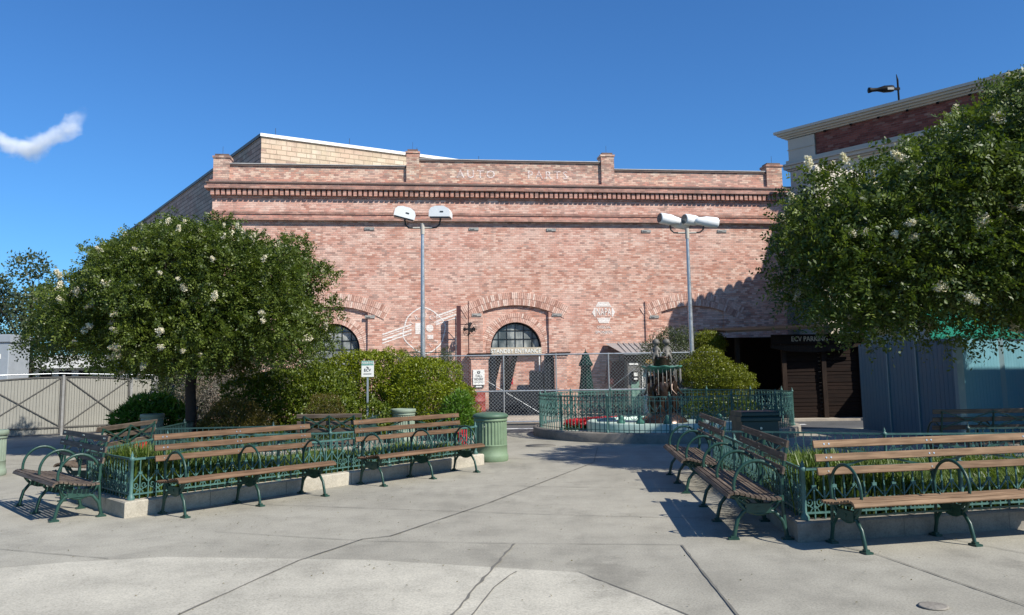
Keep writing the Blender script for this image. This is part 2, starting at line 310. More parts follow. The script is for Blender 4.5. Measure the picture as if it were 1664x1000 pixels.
def sprigs(name, mat, lumps, n, L=.055, W=.028, pairs=6, stem=.26, parent=None, up=.3, inner=.2, tilt=.75):
    P, D = lumps_pts(lumps, n, inner=inner, stray=.035); n = len(P)
    S = nrm(D + rng.normal(size=(n, 3)) * tilt + np.array([0, 0, up])); S[:, 2] -= .12
    N = nrm(np.cross(S, nrm(rng.normal(size=(n, 3)))) + SUNA * .35 + np.array([0, 0, .5])); B = nrm(np.cross(N, S)); N = nrm(np.cross(S, B)); base = rng.random(n)
    Vs = []; Rn = []
    for j in range(pairs):
        for sg in (-1, 1):
            tt = (j + .5 + (.25 if sg > 0 else 0)) / pairs * stem * rng.uniform(.8, 1.2, n); fall = 1 - .45 * abs(j / pairs - .4)
            Pj = P + S * tt[:, None] - np.array([0, 0, 1.]) * (tt ** 2 * .8)[:, None]
            A = S * .55 + B * sg + rng.normal(size=(n, 3)) * .22; Nj = N + rng.normal(size=(n, 3)) * .35
            Vs.append(leafv(Pj, A, Nj, L * fall * rng.uniform(.75, 1.25, n), W * fall * rng.uniform(.8, 1.2, n))); Rn.append(np.clip(base * .6 + rng.random(n) * .4, 0, 1))
    return quads(name, mat, np.concatenate(Vs), np.concatenate(Rn), parent)
SUNA = np.array(SUN)
def shrub_leaves(name, mat, lumps, n, L=.04, W=.028, parent=None, inner=.1, rough=.9, shell=(.86, 1.03)):
    P, D = lumps_pts(lumps, n, shell=shell, inner=inner); n = len(P)
    P = P + rng.normal(size=P.shape) * .012; ok = P[:, 2] > .02; P = P[ok]; D = D[ok]; n = len(P)
    A = nrm(D * .8 + rng.normal(size=(n, 3)) * rough + np.array([0, 0, .35])); N = nrm(D + rng.normal(size=(n, 3)) * .6)
    return quads(name, mat, leafv(P, A, N, L * rng.uniform(.7, 1.3, n), W * rng.uniform(.7, 1.3, n)), rng.random(n), parent)
def textmb(body, size, M, mat, name, parent, depth=.006, label=None, spacing=1.0, squeeze=1.0):
    cu = bpy.data.curves.new('txt', 'FONT'); cu.body = body; cu.size = size; cu.extrude = depth / 2; cu.align_x = 'CENTER'; cu.align_y = 'CENTER'; cu.space_character = spacing; cu.resolution_u = 2; cu.offset = size * .012
    ob = bpy.data.objects.new('txt', cu); COL.objects.link(ob); bpy.context.view_layer.update()
    dg = bpy.context.evaluated_depsgraph_get(); me = bpy.data.meshes.new_from_object(ob.evaluated_get(dg)); COL.objects.unlink(ob); bpy.data.objects.remove(ob)
    me.transform(Matrix.Diagonal((squeeze, 1, 1, 1))); me.transform(M); me.materials.clear(); me.materials.append(mat); me.name = name
    o = link(bpy.data.objects.new(name, me), parent)
    if label: o['label'] = label
    return o
FACE = lambda x, y, z: frameM((x, y, z), (1, 0, 0), (0, 0, 1), (0, -1, 0))   # text plane facing -Y at a point

# ============================================================= GROUND
g = MB(); g.box(-400, 400, -60, 700, -.5, 0); struct(g.build('ground', M['conc']))
g = MB(); g.prism([(-9, 6.6), (-4.37, 7.54), (-3.85, 7.74), (-3.1, 7.89), (-1.26, 7.64), (.49, 7.07), (.94, 6.2), (1.1, 5.85), (1.5, 4.6), (1.8, 2), (-9, 2)], -.01, .004); struct(g.build('pavement', M['conc2']))
g = MB(); g.box(-1.25, 14, 22.45, 25.35, -.01, .004); struct(g.build('road', M['asph']))
g = MB(); g.box(-1.25, 8, 23.95, 24.15, 0, .008); struct(g.build('road_marking', M['line']))
g = MB(); g.box(-30, 14, 25.35, 33, 0, .07); struct(g.build('sidewalk', M['walk']))
def strip(mb, pts, w, z=.0075, wob=0):
    P = []
    for (a, b) in zip(pts[:-1], pts[1:]):
        k = max(1, int(math.dist(a, b) / .12)) if wob else 1
        for i in range(k): P.append((a[0] + (b[0] - a[0]) * i / k + random.uniform(-wob, wob), a[1] + (b[1] - a[1]) * i / k + random.uniform(-wob, wob)))
    P.append(pts[-1])
    L_, R_ = [], []
    for i, p in enumerate(P):
        a = P[max(0, i - 1)]; b = P[min(len(P) - 1, i + 1)]; dx, dy = b[0] - a[0], b[1] - a[1]; l = math.hypot(dx, dy) or 1; ww = w * (random.uniform(.5, 1.3) if wob else random.uniform(.85, 1.1)) / 2
        L_.append((p[0] - dy / l * ww, p[1] + dx / l * ww, z)); R_.append((p[0] + dy / l * ww, p[1] - dx / l * ww, z))
    n = len(P); mb.add(L_ + R_, [(i, n + i, n + i + 1, i + 1) for i in range(n - 1)])
j = MB()
strip(j, [(-2.45, 5.3), (-1.87, 7.65), (-1.48, 8.57), (-1.23, 8.71), (-.32, 10.75), (1.36, 15.15)], .018, wob=.004)
strip(j, [(-.55, 5.0), (-.44, 5.86), (-.02, 8.23)], .022, wob=.01); strip(j, [(-.3, 5.2), (-.3, 5.85), (-.22, 6.3), (-.16, 6.64), (0, 7.12)], .012, wob=.012)
strip(j, [(1.5, 8.06), (1.45, 6.64), (1.41, 5.2)], .018, wob=.003); strip(j, [(-3.08, 9.08), (-1.45, 8.48), (-.02, 8.25), (1.51, 8.08)], .008, wob=.004)
strip(j, [(.49, 7.07), (.94, 6.2), (1.1, 5.85), (1.45, 4.7)], .016, wob=.006)
strip(j, [(2.84, 7.96), (3.05, 7.6), (3.36, 5.94), (3.5, 5.0)], .014, wob=.003); strip(j, [(-3.07, 10.87), (.15, 9.89), (1.92, 9.45)], .010, wob=.003)
strip(j, [(-.41, 12.33), (2.1, 11.74)], .012, wob=.003); strip(j, [(-.13, 15.99), (2.38, 15.21)], .012); strip(j, [(3.92, 8.3), (4.28, 7.52), (4.6, 6.8)], .010, wob=.003)
strip(j, [(-12, 12.5), (-6.5, 9.0), (-3.6, 7.85)], .008, wob=.004); strip(j, [(-.9, 18.6), (.7, 18.2)], .014); strip(j, [(-12, 17.5), (-7.5, 15.5)], .012); strip(j, [(1.36, 15.15), (1.7, 18.0)], .012)
struct(j.build('pavement_joint', M['joint']))
mh = thing('manhole_cover', 'small round metal drain cover set in the paving', 'manhole', (2.76, 5.95, .004))
a = MB(); a.lathe([(.095, 0), (.095, .006), (.082, .008)], 28); a.build('rim', M['curbgrey'], mh)
a = MB(); a.lathe([(.08, 0), (.08, .006), (.035, .0075), (.03, .004), (.0, .004)], 28); a.build('lid', M['joint'], mh)
# small utility cover by the fountain
mh2 = thing('utility_cover', 'dark round cover in the paving beyond the ridged green litter bin', 'manhole', (.55, 18.6, 0)); a = MB(); a.lathe([(.32, 0), (.32, .01), (0, .012)], 24); a.build('lid', M['joint'], mh2)

# ============================================================= BRICK BUILDING
WANG = math.atan(.13)
B = thing('brick_warehouse', 'long weathered pink brick building front with arches and stepped parapet', 'building', (.2, 30.43, 0), WANG)
XL, XR = -10.52, 10.03
def arcpts(cx, cz, hw, rise, n=20):     # segmental arch from right to left
    r = (hw * hw + rise * rise) / (2 * rise); zc = cz + rise - r; a0 = math.asin(hw / r)
    return [(cx + r * math.sin(a), zc + r * math.cos(a)) for a in np.linspace(a0, -a0, n)]
def plate(outer, holes, y0, y1, mb):
    loops = [outer] + holes; flat = [p for l in loops for p in l]; tri = tessellate_polygon([[Vector((p[0], p[1], 0)) for p in l] for l in loops])
    mb.add([(p[0], y0, p[1]) for p in flat], [tuple(t) for t in tri]); mb.add([(p[0], y1, p[1]) for p in flat], [tuple(t[::-1]) for t in tri]); 
    for l in loops:
        n = len(l); mb.add([(p[0], y0, p[1]) for p in l] + [(p[0], y1, p[1]) for p in l], [(i, (i + 1) % n, n + (i + 1) % n, n + i) for i in range(n)])
REC = [(-6.42, 3.66), (-.09, 3.67), (6.38, 3.62)]
rec = []
for cx, cz in REC: rec.append([(cx + 1.17, 0.0), (cx + 1.17, cz)] + arcpts(cx, cz, 1.17, .21)[1:-1] + [(cx - 1.17, cz), (cx - 1.17, 0.0)])
mb = MB()
# front skin to z 6.85, with three recesses open to the ground
outer = [(XL + .05, 0)]
for rc_ in rec: outer += [rc_[-1]] + rc_[::-1][1:]
outer += [(XR - .05, 0), (XR - .05, 6.85), (XL + .05, 6.85)]
plate(outer, [], 0, .08, mb)
wall = mb.build('wall', M['brick'], B)
for k, (cx, cz) in enumerate(REC):   # recessed skin with the arched door or window openings
    mb = MB()
    ins = .006
    if k < 2:
        hw = .90; zs = 2.40
        hole = [(cx + hw, 0.0), (cx + hw, zs)] + arcpts(cx, zs, hw, .885)[1:-1] + [(cx - hw, zs), (cx - hw, 0.0)]
        o = [(cx - 1.3, 0)] + [hole[-1]] + hole[::-1][1:] + [(cx + 1.3, 0), (cx + 1.3, 4.1), (cx - 1.3, 4.1)]
        plate(o, [], .083, .45, mb)
    else: mb.box(cx - 1.3, cx + 1.3, .083, .45, 0, 4.1)
    mb.build('recess_panel', M['brick'], B)
mb = MB()   # sides, back and roof
mb.box(XL + .05, XL + .4, .083, 4.5, 0, 8.2); mb.box(XR - .4, XR - .05, .083, 14, 0, 8.2); mb.build('side_wall', M['brick'], B)
mb = MB(); mb.box(XL + .4, XR - .4, .6, 14, 8.0, 8.1); mb.build('roof', M['capmetal'], B)
mb = MB(); mb.box(XL + .4, XR - .4, 3.2, 3.4, 0, 8.0); mb.build('inner_wall', M['brick'], B)
# voussoir arches
def voussoirs(mb, cx, cz, hw, rise, r_extra, y0, y1, step=.078, drop=0.0):
    step = .066; r = (hw * hw + rise * rise) / (2 * rise); zc = cz + rise - r; a0 = math.asin(min(1, hw / r)) + (drop and math.asin(min(1, drop / r)))
    k = int(2 * a0 * (r + r_extra * .5) / step)
    for i in range(k):
        a = -a0 + 2 * a0 * (i + .06) / k; b = -a0 + 2 * a0 * (i + .90) / k
        rad = [(r + .004, r + r_extra * .5 - .006), (r + r_extra * .5 + .006, r + r_extra)] if r_extra > .3 else [(r + .004, r + r_extra)]
        for (ra, rb) in rad:
            e = random.uniform(-.004, .006); q = random.random()
            mb.add([(cx + rad_ * math.sin(t), y, zc + rad_ * math.cos(t)) for y in (y0 + e, y1) for rad_, t in ((ra, a), (ra, b), (rb, b), (rb, a))],
                   [(0, 1, 2, 3), (7, 6, 5, 4), (0, 4, 5, 1), (1, 5, 6, 2), (2, 6, 7, 3), (3, 7, 4, 0)], q)
for k, (cx, cz) in enumerate(REC):
    mb = MB(); voussoirs(mb, cx, cz, 1.17, .21, .46, -.022, .05, drop=.62)
    ar = mb.build('arch', M['vous'], B, 'wide shallow arch of upright bricks')
    if k < 2:
        mb = MB(); voussoirs(mb, cx, 2.40, .90, .885, .33, .062, .12, drop=.18); mb.build('arch', M['vous'], B, 'round arch of upright bricks over the opening')
mb = MB(); mb.box(4.60, 4.66, -.05, .02, 0, 4.0); mb.build('pilaster_strip', M['brickc'], B)
# cornice layers
def band(z0, z1, p, mat, x0=XL, x1=XR, name='cornice', y1=.3):
    mb = MB(); mb.box(x0 - max(0, p - .02), x1 + max(0, p - .02), -p, y1, z0, z1); return mb.build(name, M[mat], B)
band(6.853, 6.93, .15, 'brickc'); band(6.933, 7.07, .055, 'brickc'); band(7.073, 7.15, .085, 'brickc'); band(7.153, 7.64, .03, 'brick'); 
band(7.643, 7.70, .07, 'brickc'); band(7.703, 7.93, .075, 'brickc')
mb = MB(); x = XL - .05
while x < XR:
    mb.box(x, x + .115, -.20 + random.uniform(-.01, .01), -.077, 7.715, 7.925); x += .178
mb.build('dentil_row', M['brickc'], B)
band(7.933, 8.02, .26, 'brickc'); band(8.023, 8.12, .20, 'brickc'); band(8.123, 8.17, .235, 'stain'); band(8.173, 8.24, .14, 'brickc')
# parapets
for (x0, x1, z1) in ((XL + .54, -3.93, 8.86), (-3.48, 3.12, 9.12), (3.60, 9.43, 8.86)):
    mb = MB(); mb.box(x0, x1, .0, .32, 8.243, z1 - .09); mb.build('parapet', M['brickp'], B)
    mb = MB(); mb.box(x0, x1, -.04, .36, z1 - .09, z1 - .03); mb.build('parapet_cap', M['stain'], B)
    mb = MB(); mb.box(x0, x1, -.06, .38, z1 - .028, z1); mb.build('coping', M['capmetal'], B)
for (x0, x1, z1) in ((XL, XL + .54, 9.12), (-3.93, -3.48, 9.40), (3.12, 3.60, 9.40), (9.43, XR, 9.12)):
    mb = MB(); mb.box(x0, x1, -.10, .42, 8.243, z1 - .1); mb.box(x0 - .03, x1 + .03, -.13, .45, z1 - .1, z1 - .03); pr = mb.build('pier', M['brickp'], B)
    mb = MB(); mb.box(x0 + .04, x1 - .04, -.06, .38, z1 - .028, z1 + .05); mb.build('pier_cap', M['stain'], pr)
    mb = MB(); mb.cyl(((x0 + x1) / 2, .1, z1 + .05), ((x0 + x1) / 2, .1, z1 + .35), .006, n=4); mb.build('lightning_rod', M['arm'], pr)
# iron tie plates
for (x, z) in ((-5.18, 3.51), (-5.21, 6.59), (-1.55, 6.6), (1.24, 6.59), (4.75, 6.56), (7.62, 6.58), (-1.48, 3.55), (1.38, 3.53), (4.94, 3.44)):
    mb = MB(); mb.box(x - .17, x + .17, -.03, -.002, z - .05, z + .05); mb.box(x - .12, x + .02, -.05, -.031, z - .012, z + .02); mb.build('tie_plate', M['stonew'], B)
# recess windows: arched glazing with bars
for cx in (-6.42, -.09):
    z0 = 2.40 if cx > -1 else .9
    hole = [(cx + .895, z0)] + [(cx + .895, 2.4)] * (z0 < 2.3) + arcpts(cx, 2.40, .895, .88)[1:-1] + [(cx - .895, 2.4)] * (z0 < 2.3) + [(cx - .895, z0)]
    mb = MB(); mb.prism([(p[0], p[1]) for p in hole], 0, .02, M=frameM((0, .26, 0), (1, 0, 0), (0, 0, 1), (0, -1, 0))); wn = mb.build('window', M['glass'], B)
    mb = MB()
    ap = arcpts(cx, 2.40, .865, .85, 24); mb.tube([(p[0], .22, p[1]) for p in ap], .035, 4, up=(0, 1, 0))
    for i in range(-2, 3):
        if abs(i * .3) < .86: mb.box(cx + i * .3 - .009, cx + i * .3 + .009, .21, .235, z0, 2.4 + math.sqrt(max(0, .87 ** 2 - (i * .3) ** 2)) - .01)
    zz = z0 + .3
    while zz < 3.25:
        h = math.sqrt(max(0, .88 ** 2 - max(0, zz - 2.4) ** 2)); mb.box(cx - h, cx + h, .208, .232, zz - .008, zz + .008); zz += .3
    mb.build('window_frame', M['char'], wn)
# entrance: sign band, piers, shutters, beams
ent = MB(); ent.box(-1.0, .82, .05, .16, 2.13, 2.40); e = ent.build('sign_band', M['signboard'], B)
textmb('STANDBY ENTRANCE', .205, FACE(-.10, .042, 2.265), M['sign'], 'lettering', e, .012, squeeze=.88)
for (x0, x1) in ((-1.72, -1.12), (1.2, 1.63)):
    mb = MB(); mb.box(x0, x1, -.34, -.003, 0, 2.02); mb.box(x0 - .04, x1 + .04, -.38, -.003, 2.023, 2.10); p = mb.build('door_pier', M['brick'], B)
    mb = MB(); mb.box(x0 - .10, x1 + .12, -.46, -.003, 2.16, 2.20); mb.box(x0 - .06, x1 + .08, -.42, -.003, 2.103, 2.158); mb.build('pier_cap', M['beam'], p)
for (x0, x1) in ((-1.12, -.84), (.86, 1.2)):
    mb = MB()
    for k in range(3): mb.box(x0 + k * (x1 - x0) / 3, x0 + (k + .94) * (x1 - x0) / 3, -.22 - .02 * (k % 2), -.17, .02, 2.11)
    mb.build('door_shutter', M['char'], B)
mb = MB(); mb.box(-1.0, .82, .24, .255, 0, 2.12); mb.build('entry_back_wall', M['brick'], B)
for (xa, xb) in ((-.66, -.86), (-.42, -.38), (-.12, -.30)):
    mb = MB(); mb.add([(xa - .09, .14, 2.12), (xa + .09, .14, 2.12), (xb + .09 - .1, .14, .95), (xb - .09 - .1, .14, .95), (xa - .09, .2, 2.12), (xa + .09, .2, 2.12), (xb + .09 - .1, .2, .95), (xb - .09 - .1, .2, .95)],
        [(0, 1, 2, 3), (7, 6, 5, 4), (0, 4, 5, 1), (1, 5, 6, 2), (2, 6, 7, 3), (3, 7, 4, 0)]); mb.build('timber_beam', M['beam'], B)
mb = MB()
for k in range(14): mb.box(-.84 + k * .12, -.84 + k * .12 + .115, -.17 + .01 * (k % 2), -.13, .02, .93 + (.62 if k > 9 else 0))
mb.build('entrance_gate', M['char'], B)
mb = MB(); mb.box(.72, .76, .10, .14, 1.5, 2.12); mb.build('light_strip', M['whitecap'], B)
mb = MB(); mb.box(-.38, -.34, .225, .238, 1.15, 1.55); mb.box(-.30, -.20, .225, .238, 1.1, 1.6); mb.build('inner_poster', M['red'], B)
# painted marks on the wall
def P2(x, z, y=-.004): return frameM((x, y, z), (1, 0, 0), (0, 0, 1), (0, -1, 0))
mb = MB(); cx, cz = -3.31, 3.02
def ring(mb, pts, w, y=-.006):
    n = len(pts); mb.tube([(p[0], y, p[1]) for p in pts], w, 4, True, up=(0, 1, 0), flat=.1)
ring(mb, [(cx + (.72 + .03 * math.sin(a * 6)) * math.cos(a), cz + (.76 + .04 * math.sin(a * 4 + 1)) * math.sin(a)) for a in np.linspace(0, 2 * PI, 40)[:-1]], .028)
for off, wd in ((.17, .03), (.09, .012), (-.02, .035), (-.13, .02)):
    for (xa, xb) in ((-4.75, -3.75), (-2.9, -2.2)):
        za = 2.72 + (xa + 4.75) * .34 + off; zb = 2.72 + (xb + 4.75) * .34 + off
        mb.add([(xa, -.007, za - wd), (xb, -.007, zb - wd), (xb, -.007, zb + wd), (xa, -.007, za + wd), (xa, -.001, za - wd), (xb, -.001, zb - wd), (xb, -.001, zb + wd), (xa, -.001, za + wd)], [(0, 1, 2, 3), (7, 6, 5, 4), (0, 4, 5, 1), (2, 6, 7, 3)])
emb = mb.build('painted_emblem', M['wpaint'], B)
for i, ch in enumerate('TRUCK'):
    a = R(150 - i * 30); textmb(ch, .24, P2(cx + .50 * math.cos(a), cz + .52 * math.sin(a)) @ Matrix.Rotation(a - PI / 2, 4, 'Z'), M['wghost'], 'lettering', emb, .01)
for i, ch in enumerate('LINES'):
    a = R(-140 + i * 25); textmb(ch, .2, P2(cx + .55 * math.cos(a), cz + .58 * math.sin(a)) @ Matrix.Rotation(a + PI / 2, 4, 'Z'), M['wghost'], 'lettering', emb, .01)
mb = MB(); mb.box(-3.62, -3.36, -.007, -.001, 2.9, 3.28); mb.box(-3.2, -3.0, -.0075, -.001, 2.72, 2.86); mb.cyl((-3.12, -.008, 3.1), (-3.12, -.001, 3.1), .13, n=16); mb.build('emblem_blocks', M['wpaint'], emb)
mb = MB(); nx, nz = 3.08, 3.60
mb.prism([(nx - .29, nz + .215), (nx + .29, nz + .215), (nx + .19, nz + .39), (nx - .19, nz + .39)], 0, .006, M=P2(0, 0, -.001))
mb.prism([(nx - .26, nz - .18), (nx - .17, nz - .37), (nx + .17, nz - .37), (nx + .26, nz - .18)], 0, .006, M=P2(0, 0, -.001))
mb.prism([(nx - .42, nz + .02), (nx - .33, nz - .15), (nx - .30, nz - .15), (nx - .30, nz + .17), (nx - .33, nz + .17)], 0, .006, M=P2(0, 0, -.001))
mb.prism([(nx + .42, nz + .02), (nx + .33, nz + .17), (nx + .30, nz + .17), (nx + .30, nz - .15), (nx + .33, nz - .15)], 0, .006, M=P2(0, 0, -.001))
hexs = mb.build('painted_hexagon_sign', M['wpaint'], B)
textmb('NAPA', .37, P2(nx, nz + .015), M['wpaint'], 'lettering', hexs, .01, squeeze=.55, spacing=1.05)
textmb('OFFICIAL', .13, P2(nx, nz - .52), M['wpaint'], 'lettering', hexs, .01, squeeze=.95); textmb('SPONSOR', .15, P2(nx, nz - .70), M['wpaint'], 'lettering', hexs, .01, squeeze=.95)
for w_, x_ in (('AUTO', -1.45), ('PARTS', 1.15)): textmb(w_, .42, frameM((x_, -.004, 8.58), (1, 0, 0), (0, 0, 1), (0, -1, 0)), M['wghost'], 'painted_lettering', B, .006, spacing=1.35)

# big tan block warehouse behind
T = thing('block_warehouse', 'tall tan and grey concrete block warehouse rising behind the brick parapet', 'building', (-10.07, 34.0, 0))
d1 = Vector((8.6, 5.4, 0)).normalized(); a1 = math.atan2(d1.y, d1.x)
mb = MB(); mb.box(0, 16, 0, .4, 0, 11.15); o = mb.build('front_wall', M['tanblock'], T); o.rotation_euler.z = a1
mb = MB(); mb.box(-.06, 16, -.07, .45, 11.153, 11.28); o = mb.build('coping', M['whitecap'], T); o.rotation_euler.z = a1
a2 = math.atan2(16.6, -11.24)
mb = MB(); mb.box(.0, 30, -.4, 0, 0, 11.15); o = mb.build('side_wall', M['greyblock'], T); o.rotation_euler.z = a2
mb = MB(); mb.box(-.05, 30, -.46, .06, 11.153, 11.28); o = mb.build('side_coping', M['gatefr'], T); o.rotation_euler.z = a2
mb = MB(); mb.box(2.0, 14, .003, .12, 0, 6.6); o = mb.build('metal_cladding', M['greybox'], T); o.rotation_euler.z = a2
for k in range(4):
    mb = MB(); mb.cyl((k * 3.2 + .6, .1, 11.33), (k * 3.2 + .6, .1, 11.6), .01, n=4); o = mb.build('lightning_rod', M['arm'], T); o.rotation_euler.z = a1

# ============================================================= RIGHT BUILDING
fd = Vector((.624, -.78, 0)).normalized(); fa = math.atan2(fd.y, fd.x)
Q = thing('corner_building', 'tall cream trimmed dark brick building with heavy cornice behind the right tree', 'building', (10.87, 32.75, 0), fa)
# local: x along facade toward viewer, +y into building ( left-hand normal of fd is outward? ) outward = -y
LN = 26
mb = MB(); mb.box(.0, LN, 0, 8, 0, 9.08); mb.build('wall', M['creamwall'], Q)
mb = MB(); mb.box(1.15, LN - .2, -.02, 7.8, 9.53, 10.35); mb.build('brick_band', M['brickd'], Q)
mb = MB(); mb.box(-.02, 1.12, -.07, 7.9, 9.50, 10.33); mb.box(-.05, 1.15, -.10, 7.95, 9.9, 9.93); mb.box(.0, 1.1, -.05, 7.9, 5.5, 9.07); mb.build('corner_pilaster', M['cream'], Q)
mb = MB()
for (z0, z1, p) in ((9.083, 9.15, .10), (9.153, 9.28, .2), (9.283, 9.35, .27), (9.353, 9.50, .12)): mb.box(-p, LN, -p, 7.9, z0, z1)
mb.build('lower_cornice', M['cream'], Q)
mb = MB()
for (z0, z1, p) in ((10.353, 10.41, .12), (10.413, 10.48, .22), (10.483, 10.56, .33), (10.563, 10.66, .42)): mb.box(-p, LN, -p, 7.9, z0, z1)
mb.build('cornice', M['cream'], Q)
mb = MB(); x = 1.6
while x < LN - 1: mb.cyl((x, -.12, 10.29), (x, -.12, 10.345), .05, n=8); x += 1.05
mb.build('cornice_bracket', M['beam'], Q)
mb = MB(); mb.box(2.0, LN, -.05, -.002, 8.2, 8.28)
for k in range(8): mb.box(2.2 + k * 2.6, 3.6 + k * 2.6, -.05, -.002, 5.6, 7.6)
mb.build('window', M['glass'], Q)
# unseen projecting wall, added and shaped to throw the scalloped shade on the brick
mb = MB(); wl = 3.65
mb.box(0, .3, -wl, -.003, 0, 7.95); y = -wl + .14
while y < -.2:
    mb.prism([(y - .125, 7.94), (y + .125, 7.94), (y + .125, 8.06), (y + .09, 8.17), (y, 8.23), (y - .09, 8.17), (y - .125, 8.06)], -.01, .31, M=frameM((0, 0, 0), (0, 1, 0), (0, 0, 1), (1, 0, 0))); y += .285
o = mb.build('shade_wing', M['creamwall'], Q, 'unseen scalloped wall shaped to throw shade on the brick front'); o.location.x = 3.5; o.rotation_euler.z = R(-8.7)
o = thing('cream_annex', 'plain cream wall filling the gap between the brick end pier and the corner building', 'building', (10.35, 33.3, 0)); mb = MB(); mb.box(0, 2.5, 0, 6, 0, 8.4); mb.build('wall', M['creamwall'], o); mb = MB(); mb.box(-.08, 2.5, -.08, 6, 8.403, 8.6); mb.build('coping', M['cream'], o)
FL = thing('rooftop_floodlight', 'black bottle shaped floodlight on a short pole above the cornice', 'floodlight', (13.6, 29.2, 10.75))
mb = MB(); mb.cyl((0, 0, -.05), (0, 0, .75), .035, n=8); mb.cyl((0, 0, .75), (-.03, 0, .95), .035, .01, n=8); mb.box(-.14, .05, -.05, .05, .38, .46); mb.build('pole', M['black'], FL)
mb = MB(); Ml = frameM((-.12, 0, .44), (0, 1, 0), (0, 0, 1), (-1, 0, -.06))
mb.lathe([(.03, 0), (.11, .05), (.125, .12), (.125, .38), (.09, .5), (.065, .62), (.07, .78), (.10, .88), (.10, .92), (.0, .92)], 16, M=Ml); mb.build('lamp_body', M['black'], FL)
mb = MB(); mb.box(-.42, -.2, -.13, -.12, .36, .44); mb.build('badge', M['stonew'], FL)

# ============================================================= FENCE MAKER
def spiral(cx, cz, r, s=1, turns=1.35, n=16, a0=0.0):
    return [(cx + s * r * (1 - .8 * t) * math.cos(a0 + t * turns * 2 * PI), 0, cz + r * (1 - .8 * t) * math.sin(a0 + t * turns * 2 * PI)) for t in np.linspace(0, 1, n)]
def fence_seg(root, a, b, z0, h, mat, mod=.21, scr=True, post=True, bars=None):
    a = Vector((a[0], a[1], 0)); b = Vector((b[0], b[1], 0)); L = (b - a).length; d = (b - a) / L
    loc = Matrix.Translation((a.x, a.y, z0)) @ Matrix.Rotation(math.atan2(d.y, d.x), 4, 'Z')
    n = max(1, round(L / mod)); s = L / n
    mb = MB(); mb.box(0, L, -.012, .012, h - .012, h + .012, M=loc); mb.box(0, L, -.01, .01, .05, .068, M=loc)
    mb.build('rail', mat, root)
    mb = MB()
    for i in range(n * 2 + 1):
        if i in (0, n * 2): continue
        x = i * s / 2; mb.box(x - .006, x + .006, -.006, .006, .0, h - .013, M=loc)
    mb.build('bars', mat, root)
    if scr:
        mb = MB(); k = h / .48
        for i in range(n):
            x = (i + .5) * s; Z = lambda z: z * k
            mb.box(x - .022, x + .022, -.012, .008, Z(.295), Z(.325), M=loc)
            for sg in (-1, 1):
                mb.tube([(x + sg * .012, 0, Z(.30)), (x + sg * .05, 0, Z(.255)), (x + sg * .092, 0, Z(.205))], .0075, 4, M=loc, up=(0, 1, 0))
                mb.tube([(x + sg * (.008), 0, Z(.10))] + [(x + sg * .052 + sg * p[0], 0, Z(.165) + p[2]) for p in spiral(0, 0, .042, -1, 1.2, 11, PI * 1.1)], .0065, 4, M=loc, up=(0, 1, 0))
                mb.tube([(x, 0, Z(.13)), (x + sg * .03, 0, Z(.10)), (x + sg * .055, 0, Z(.055)), (x + sg * .075, 0, Z(.06))], .0065, 4, M=loc, up=(0, 1, 0))
            mb.box(x - .014, x + .014, -.012, .012, Z(.11), Z(.125), M=loc)
            mb.box(i * s - .005 + s * .0, i * s + .007, -.009, .009, Z(.02), Z(.31), M=loc)
        mb.build('scrollwork', mat, root)
def fpost(root, p, z0, h, mat, r=.022):
    mb = MB(); M_ = Matrix.Translation((p[0], p[1], z0))
    mb.lathe([(r * 2, 0), (r * 2, .03), (r * 1.4, .05), (r, .07), (r, h - .02), (r * 1.5, h - .01), (r * 1.5, h + .02), (r * .6, h + .03), (r * .9, h + .05), (r * .3, h + .075), (.0, h + .10)], 10, M=M_)
    mb.build('post', mat, root)
def curbring(poly, h=.18, w=.2, mat='curb', name='planter_kerb', label='', cat='planter', inner=True, open_edges=()):
    # poly counter-clockwise
    n = len(poly); P = [Vector((p[0], p[1])) for p in poly]; inn = []
    for i in range(n):
        a, b, c = P[i - 1], P[i], P[(i + 1) % n]; d1_ = (b - a).normalized(); d2_ = (c - b).normalized()
        n1 = Vector((-d1_.y, d1_.x)); n2 = Vector((-d2_.y, d2_.x)); bis = (n1 + n2); bis = bis / max(.3, bis.length_squared) * 2; inn.append(b + bis * w)
    root = thing(name, label, cat, (P[0].x, P[0].y, 0)); off = Vector((P[0].x, P[0].y, 0))
    c = .015
    def lay(z, k): return [(p.x + (q.x - p.x) * k - off.x, p.y + (q.y - p.y) * k - off.y, z) for p, q in zip(P, inn)]
    rings = [lay(0, 0), lay(h - c, 0), lay(h, c / w), lay(h, 1 - c / w), lay(h - c, 1), lay(0, 1)]
    v = [p for r_ in rings for p in r_]; f = [(k * n + i, k * n + (i + 1) % n, (k + 1) * n + (i + 1) % n, (k + 1) * n + i) for k in range(5) for i in range(n)]
    mb = MB(); mb.add(v, f); mb.build('kerb', M[mat], root)
    # expansion seams as thin dark lines
    mb = MB()
    for i in range(n):
        a = P[i]; b = P[(i + 1) % n]; L = (b - a).length; d = (b - a).normalized(); nn = Vector((d.y, -d.x)); s = 1.1
        while s < L - .2:
            q = a + d * s + nn * .0015 - off.xy; mb.add([(q.x - d.x * .004, q.y - d.y * .004, .004), (q.x + d.x * .004, q.y + d.y * .004, .004), (q.x + d.x * .004, q.y + d.y * .004, h - c), (q.x - d.x * .004, q.y - d.y * .004, h - c)], [(0, 1, 2, 3)]); s += 1.15
    if mb.v: mb.build('seam', M['joint'], root)
    mb = MB(); mb.prism([((p.x + q.x) / 2 - off.x, (p.y + q.y) / 2 - off.y) for p, q in zip(P, inn)], .01, h - .04); mb.build('soil', M['soil'], root)
    return root, inn
